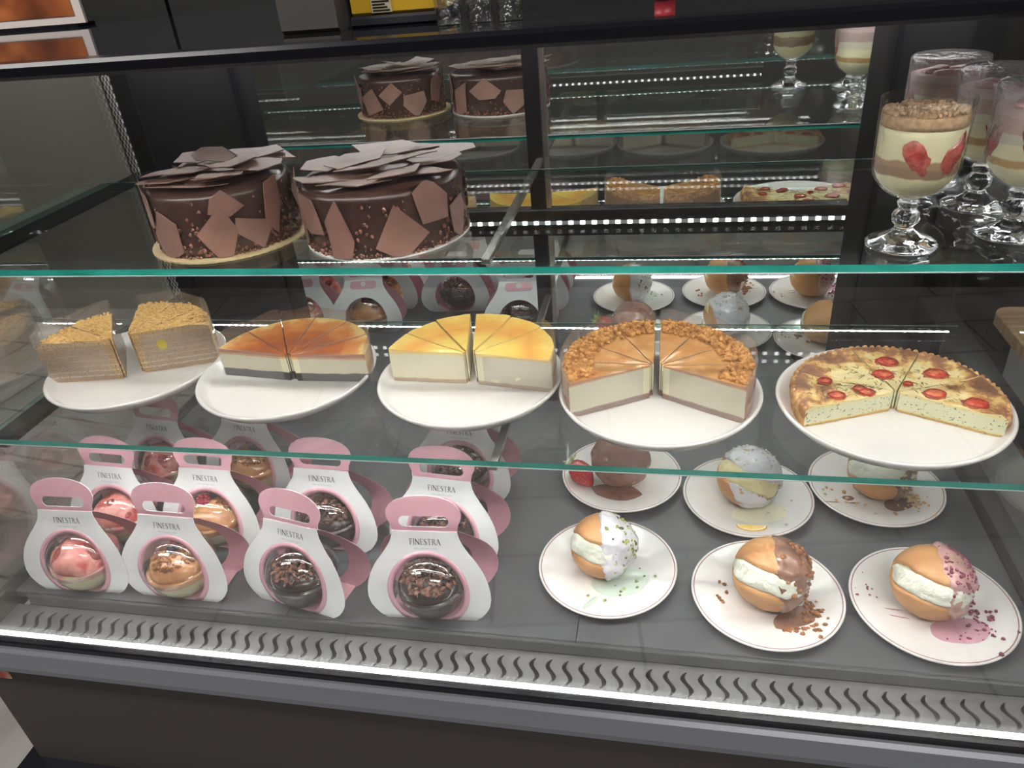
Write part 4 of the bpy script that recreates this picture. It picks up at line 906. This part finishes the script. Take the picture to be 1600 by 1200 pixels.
K['cupdark'] = pm('chocolate_in_cup', srgb(46, 36, 34), rough=.3, coat=.4)
K['cupcara'] = pm('caramel_band', srgb(196, 132, 84), srgb(214, 160, 108), scale=50, rough=.25, coat=.4)
K['cupink'] = pm('pink_sauce_band', srgb(222, 150, 150), srgb(206, 200, 160), scale=60, rough=.3, coat=.4)
def build_cup(kind, seed):
    c = thing('dessert_cup', '', 'dessert cup', (0, 0, 0)); rnd = random.Random(seed)
    mid = {'straw': 'cupink', 'cara': 'cupcara', 'choc': 'cupdark', 'pecan': 'cupcara'}[kind]; low = 'cupdark' if kind == 'choc' else 'cupwhite'
    pr = [(0, .0012), (.026, .0012), (.030, .003), (.0385, .013), (.0440, .024), (.0468, .0335)]
    MB().lathe(pr, 48).obj('cream_layer', K[low], c)
    MB().lathe([(.0468, .0335), (.0482, .041), (.0480, .0435), (0, .0445)], 48, fn=lambda r, z, a: r).obj('sauce_layer', K[mid], c)
    MB().lathe([(0, .0002), (.0268, .0002), (.0310, .0022), (.0396, .0125), (.0450, .0235), (.0478, .0335), (.0493, .0440), (.0512, .0455)], 56).obj('clear_cup', K['dome'], c)
    MB().lathe([(.0512, .0455), (.0524, .0462), (.0524, .0485), (.0508, .0492)] + [(.0505 * math.cos(q), .0492 + .0440 * math.sin(q)) for q in [PI / 2 * k / 14 for k in range(1, 14)]] + [(0.0005, .0932)], 56).obj('dome_lid', K['dome'], c, label='clear domed lid')
    if kind == 'straw':
        MB().ico((0, 0, .047), .044, 4, nz=.16, nsc=1.6, seed=seed, sc3=(1, 1, .72)).obj('strawberry_cream', K['pinkcream'], c)
        for k in range(6):
            a = k * 1.05 + seed; mb = MB(); q = .026
            mb.ico((q * math.cos(a), q * math.sin(a), .064), .017, 3, nz=.12, seed=k, sc3=(1.1, .75, .4), rot=Matrix.Rotation(a, 3, 'Z') @ Matrix.Rotation(.55, 3, 'Y')); mb.obj('strawberry_slice', K['straw'], c)
    elif kind in ('cara', 'pecan'):
        MB().ico((0, 0, .045), .0445, 4, nz=.06, nsc=1.6, seed=seed, sc3=(1, 1, .60)).obj('caramel_cream', K['cupcara'], c)
        pts = []
        for _ in range(150 if kind == 'cara' else 60):
            q = math.sqrt(rnd.random()) * .036; a = rnd.uniform(0, 6.3) if kind == 'pecan' else rnd.uniform(PI, 2 * PI + .3); pts.append((q * math.cos(a), q * math.sin(a), .0455 + .0265 * math.sqrt(max(0, 1 - (q / .0445) ** 2))))
        rocks(c, 'cookie_crumbs', K['cookie2'], pts, .0016, .0034, seed)
        mb = MB()
        for k in range(36): d = vnorm((rnd.gauss(0, 1), rnd.gauss(0, 1), rnd.gauss(0, 1))); mb.ico((.004 + d.x * .0080, .010 + d.y * .0080, .0775 + d.z * .0075), .0032, 1)
        mb.obj('raspberry', K['berry'], c)
        mb = MB(); mb.ico((.001, -.006, .0765), .0075, 2, nz=.1, sc3=(1, 1, .85)); mb.obj('blueberry', K['dkberry'], c)
    else:
        MB().ico((0, 0, .045), .0440, 3, nz=.05, seed=seed, sc3=(1, 1, .45)).obj('chocolate_cream', K['cupdark'], c)
        mb = MB()
        for k in range(240):
            q = math.sqrt(rnd.random()) * .040; a = rnd.uniform(0, 6.3); zz = .058 + rnd.uniform(0, .026) * (1 - (q / .040) ** 2)
            L_ = rnd.uniform(.006, .014); W_ = rnd.uniform(.0025, .006); cv = rnd.uniform(.4, 1.6)
            rot = Matrix.Rotation(rnd.uniform(0, 6.3), 3, 'Z') @ Matrix.Rotation(rnd.uniform(-.9, .9), 3, 'X') @ Matrix.Rotation(rnd.uniform(-.7, .7), 3, 'Y'); vs = []; n = 5
            for i in range(n + 1):
                th = (i / n - .5) * cv * 2; rr = L_ / (2 * cv)
                for j in (-.5, .5): vs.append(Vector((q * math.cos(a), q * math.sin(a), zz)) + rot @ Vector((rr * math.sin(th), j * W_ * (1 - .5 * abs(i / n - .5)), rr * (math.cos(th) - 1))))
            for v in list(vs): vs.append(v - rot @ Vector((0, 0, .0005)))
            m2 = 2 * (n + 1); fs = [(2 * i, 2 * i + 2, 2 * i + 3, 2 * i + 1) for i in range(n)] + [(m2 + 2 * i, m2 + 2 * i + 1, m2 + 2 * i + 3, m2 + 2 * i + 2) for i in range(n)] + [(2 * i, m2 + 2 * i, m2 + 2 * i + 2, 2 * i + 2) for i in range(n)] + [(2 * i + 1, 2 * i + 3, m2 + 2 * i + 3, m2 + 2 * i + 1) for i in range(n)]
            # keep shavings under the dome
            ok = all(math.hypot(v.x, v.y) < .047 * math.sqrt(max(0.01, 1 - ((v.z - .0492) / .043) ** 2)) if v.z > .0492 else math.hypot(v.x, v.y) < .046 for v in vs)
            if ok: mb.add(vs, fs)
        mb.obj('chocolate_shavings', K['shaving'], c, True, kind='stuff', sharp=50)
    return c
BX = [ # x, y, rz, cup kind, carton label, cup label
    (-.848, .673, .03, 'straw', 'white carton, leftmost of the front row', 'strawberry dessert cup in the leftmost carton of the front row'),
    (-.686, .675, -.02, 'cara', 'white carton with crumb topped caramel dessert, second in the front row', 'caramel dessert cup with crumbs and raspberry in the front row'),
    (-.500, .676, -.20, 'choc', 'white carton turned a little to the left, third in the front row', 'chocolate shavings dessert cup in the third carton of the front row'),
    (-.300, .678, .05, 'choc', 'white carton at the right end of the front row', 'chocolate shavings dessert cup at the right end of the front row'),
    (-.853, .778, -.05, 'straw', 'white carton with strawberry dessert, leftmost of the middle row', 'strawberry dessert cup in the leftmost carton of the middle row'),
    (-.688, .784, -.04, 'cara', 'white carton with caramel and raspberries, second in the middle row', 'caramel dessert cup with raspberries in the middle row'),
    (-.500, .797, -.04, 'choc', 'white carton with chocolate shavings, third in the middle row', 'chocolate shavings dessert cup in the third carton of the middle row'),
    (-.310, .789, -.08, 'choc', 'white carton right behind the front row right end carton', 'chocolate shavings dessert cup right behind the right end carton'),
    (-.857, .912, -.12, 'straw', 'white carton furthest back on the left, below the honey cake', 'strawberry dessert cup in the carton below the honey cake'),
    (-.695, .920, -.14, 'cara', 'white carton furthest back below the burnt cheesecake', 'caramel dessert cup in the carton below the burnt cheesecake'),
    (-.318, .932, -.08, 'choc', 'white carton furthest back below the plain cheesecake', 'chocolate shavings dessert cup in the carton below the plain cheesecake')]
carton0 = build_carton(); cups = {}
for i, (x, y, rz, kd, l1, l2) in enumerate(BX):
    c = carton0 if i == 0 else dup(carton0)
    c.location = (x, y, .0004); c.rotation_euler = (0, 0, rz); c['label'] = l1 + ', with pink handle'; c['group'] = 'white gift cartons with pink handles'
    if kd not in cups: k = cups[kd] = build_cup(kd, 5 + i)
    else: k = dup(cups[kd])
    of = Matrix.Rotation(rz, 3, 'Z') @ Vector((0, .028, 0)); k.location = (x + of.x, y + of.y, .0012); 
    k.rotation_euler = (0, [.10, -.12, .10, -.06, -.08, .14, -.10, -.08, .05, .10, -.08][i] * .35, [0, .2, .9, 2.0, 3.6, 2.7, 4.1, 5.0, 1.2, .8, .3][i]); k['label'] = l2; k['group'] = 'dessert cups inside the cartons'

# ---------------------------------------------------------------- things on and beside the case
ZK = ZT + .0122
def poster_mat():
    m = bpy.data.materials.new('pastry_photo'); t = nt(m); L = t.links
    out = N(t, 'ShaderNodeOutputMaterial'); b = N(t, 'ShaderNodeBsdfPrincipled'); L.new(b.outputs[0], out.inputs[0]); b.inputs['Roughness'].default_value = .12
    tc = N(t, 'ShaderNodeTexCoord'); nz = N(t, 'ShaderNodeTexNoise', i_Scale=7, i_Detail=2, i_Distortion=1.2); L.new(tc.outputs['Object'], nz.inputs['Vector'])
    r = N(t, 'ShaderNodeValToRGB'); cr = r.color_ramp; st = [(.3, srgb(70, 44, 32)), (.42, srgb(118, 64, 42)), (.56, srgb(166, 96, 56)), (.7, srgb(186, 136, 76))]
    while len(cr.elements) < 4: cr.elements.new(1)
    for e, (p, c) in zip(cr.elements, st): e.position = p; e.color = c4(c)
    L.new(nz.outputs[0], r.inputs[0]); L.new(r.outputs[0], b.inputs['Base Color']); return m
s = thing('picture_stand', 'upright photo of golden pastries in a white border on the case top', 'picture', (-.95, .97, ZK), -.02)
MB().box((-.35, 0, .004), (.205, .004, .36)).obj('white_border', pm('white_border', srgb(200, 190, 185), rough=.3), s, False)
MB().box((-.34, -.0008, .013), (.192, -.0001, .35)).obj('photo_print', poster_mat(), s, False)
MB().box((-.33, -.004, 0), (.195, .03, .004)).obj('base_foot', K['frame'], s, False)
gm = pm('grey_box', srgb(72, 69, 66), rough=.6)
s = thing('grey_machine', 'plain grey machine box standing on the case top', 'machine', (-.2985, .66, ZK), 0)
rbox((-.026, 0, .0), (.026, .05, .20), .003).obj('machine_body', gm, s, False)
MB().box((-.020, -.001, .14), (.020, 0, .18)).obj('machine_panel', K['frame'], s, False)
s = thing('yellow_box', 'yellow carton with small printed label resting on a low dark tray', 'box', (-.228, .68, ZK), .02)
rbox((-.038, 0, .009), (.038, .06, .08), .002).obj('box_body', pm('yellow_card', srgb(206, 164, 40), rough=.5), s, False)
pl_ = MB().box((-.020, -.0008, .0105), (-.002, -.0001, .024), 0).obj('printed_label', pm('label_white', srgb(196, 186, 150), rough=.6), s, False)
mb = MB()
for k in range(5):
    mb.box((-.0185, -.0014, .0118 + k * .0023), (-.0185 + .015 - .002 * (k % 3), -.0009, .0128 + k * .0023))
mb.obj('label_print', K['ink'], pl_, False)
tag(rbox((-.266, .674, ZK), (-.190, .745, ZK + .0088), .002).obj('low_tray', pm('dark_tray', (.03, .03, .035), rough=.3), None, False), 'low dark tray under the yellow carton', 'tray')
def tumbler(x, y, label):
    pr = [(0, .002), (.0085, .002), (.0092, .004), (.0112, .05), (.0122, .05), (.0102, .002), (.0096, 0), (0, 0)]
    return tag(MB().lathe(pr, 32).obj('glass_tumbler', K['bowl'], None, loc=(x, y, ZK)), label, 'glass', 'clear tumblers on the case top')
tl = ['clear tumbler on the case top, nearest the yellow box', 'clear tumbler on the case top, middle of the row', 'clear tumbler on the case top, right end of the row']
for i, (x, y) in enumerate(((-.172, .645), (-.147, .648), (-.122, .645))): tumbler(x, y, tl[i])
tag(rbox((-.012, .745, ZK + .0), (.006, .765, ZK + .014), .003).obj('napkin_holder', pm('red_holder', srgb(190, 50, 66), rough=.4), None, True), 'small red holder on the case top above the mirror', 'holder')
# neighbour section at the right with a wooden serving board
s = tag(thing('serving_board', '', ''), 'pale wooden serving board at the right edge beyond the side glass', 'board'); s.location = (0, 0, 0)
o = []
for i in range(7): a = PI / 2 + PI / 2 * i / 6; o.append((.512 + .026 * math.cos(a), 1.104 + .026 * math.sin(a)))
o = o + [(.486, .84), (.75, .84), (.75, 1.13)]
mb = MB(); sheet(mb, o, [], lambda u, v, of: (u, v, .262 + of), -.018, .05, (0, 0, 0)); mb.obj('board_plank', K['wood'], s, False)
s = tag(rbox((.515, .86, -.0), (.74, 1.10, .2435), .004).obj('white_riser', pm('grey_riser', srgb(186, 186, 186), rough=.5), None, False), 'light grey riser box carrying the wooden board', 'box')
mb = MB().box((XR + .01, .604, -.02), (1.2, YM - .001, -.001)); mb.obj('neighbour_deck', K['deck'], case, False)
# price card strip on the front panel
s = tag(MB().box((-1.02, .5705, -.083), (-.928, .5717, -.066)).obj('price_sticker', pm('sticker', srgb(206, 180, 150), srgb(180, 80, 70), scale=25, rough=.5), None, False), 'small beige and red sticker on the dark front panel', 'sticker')
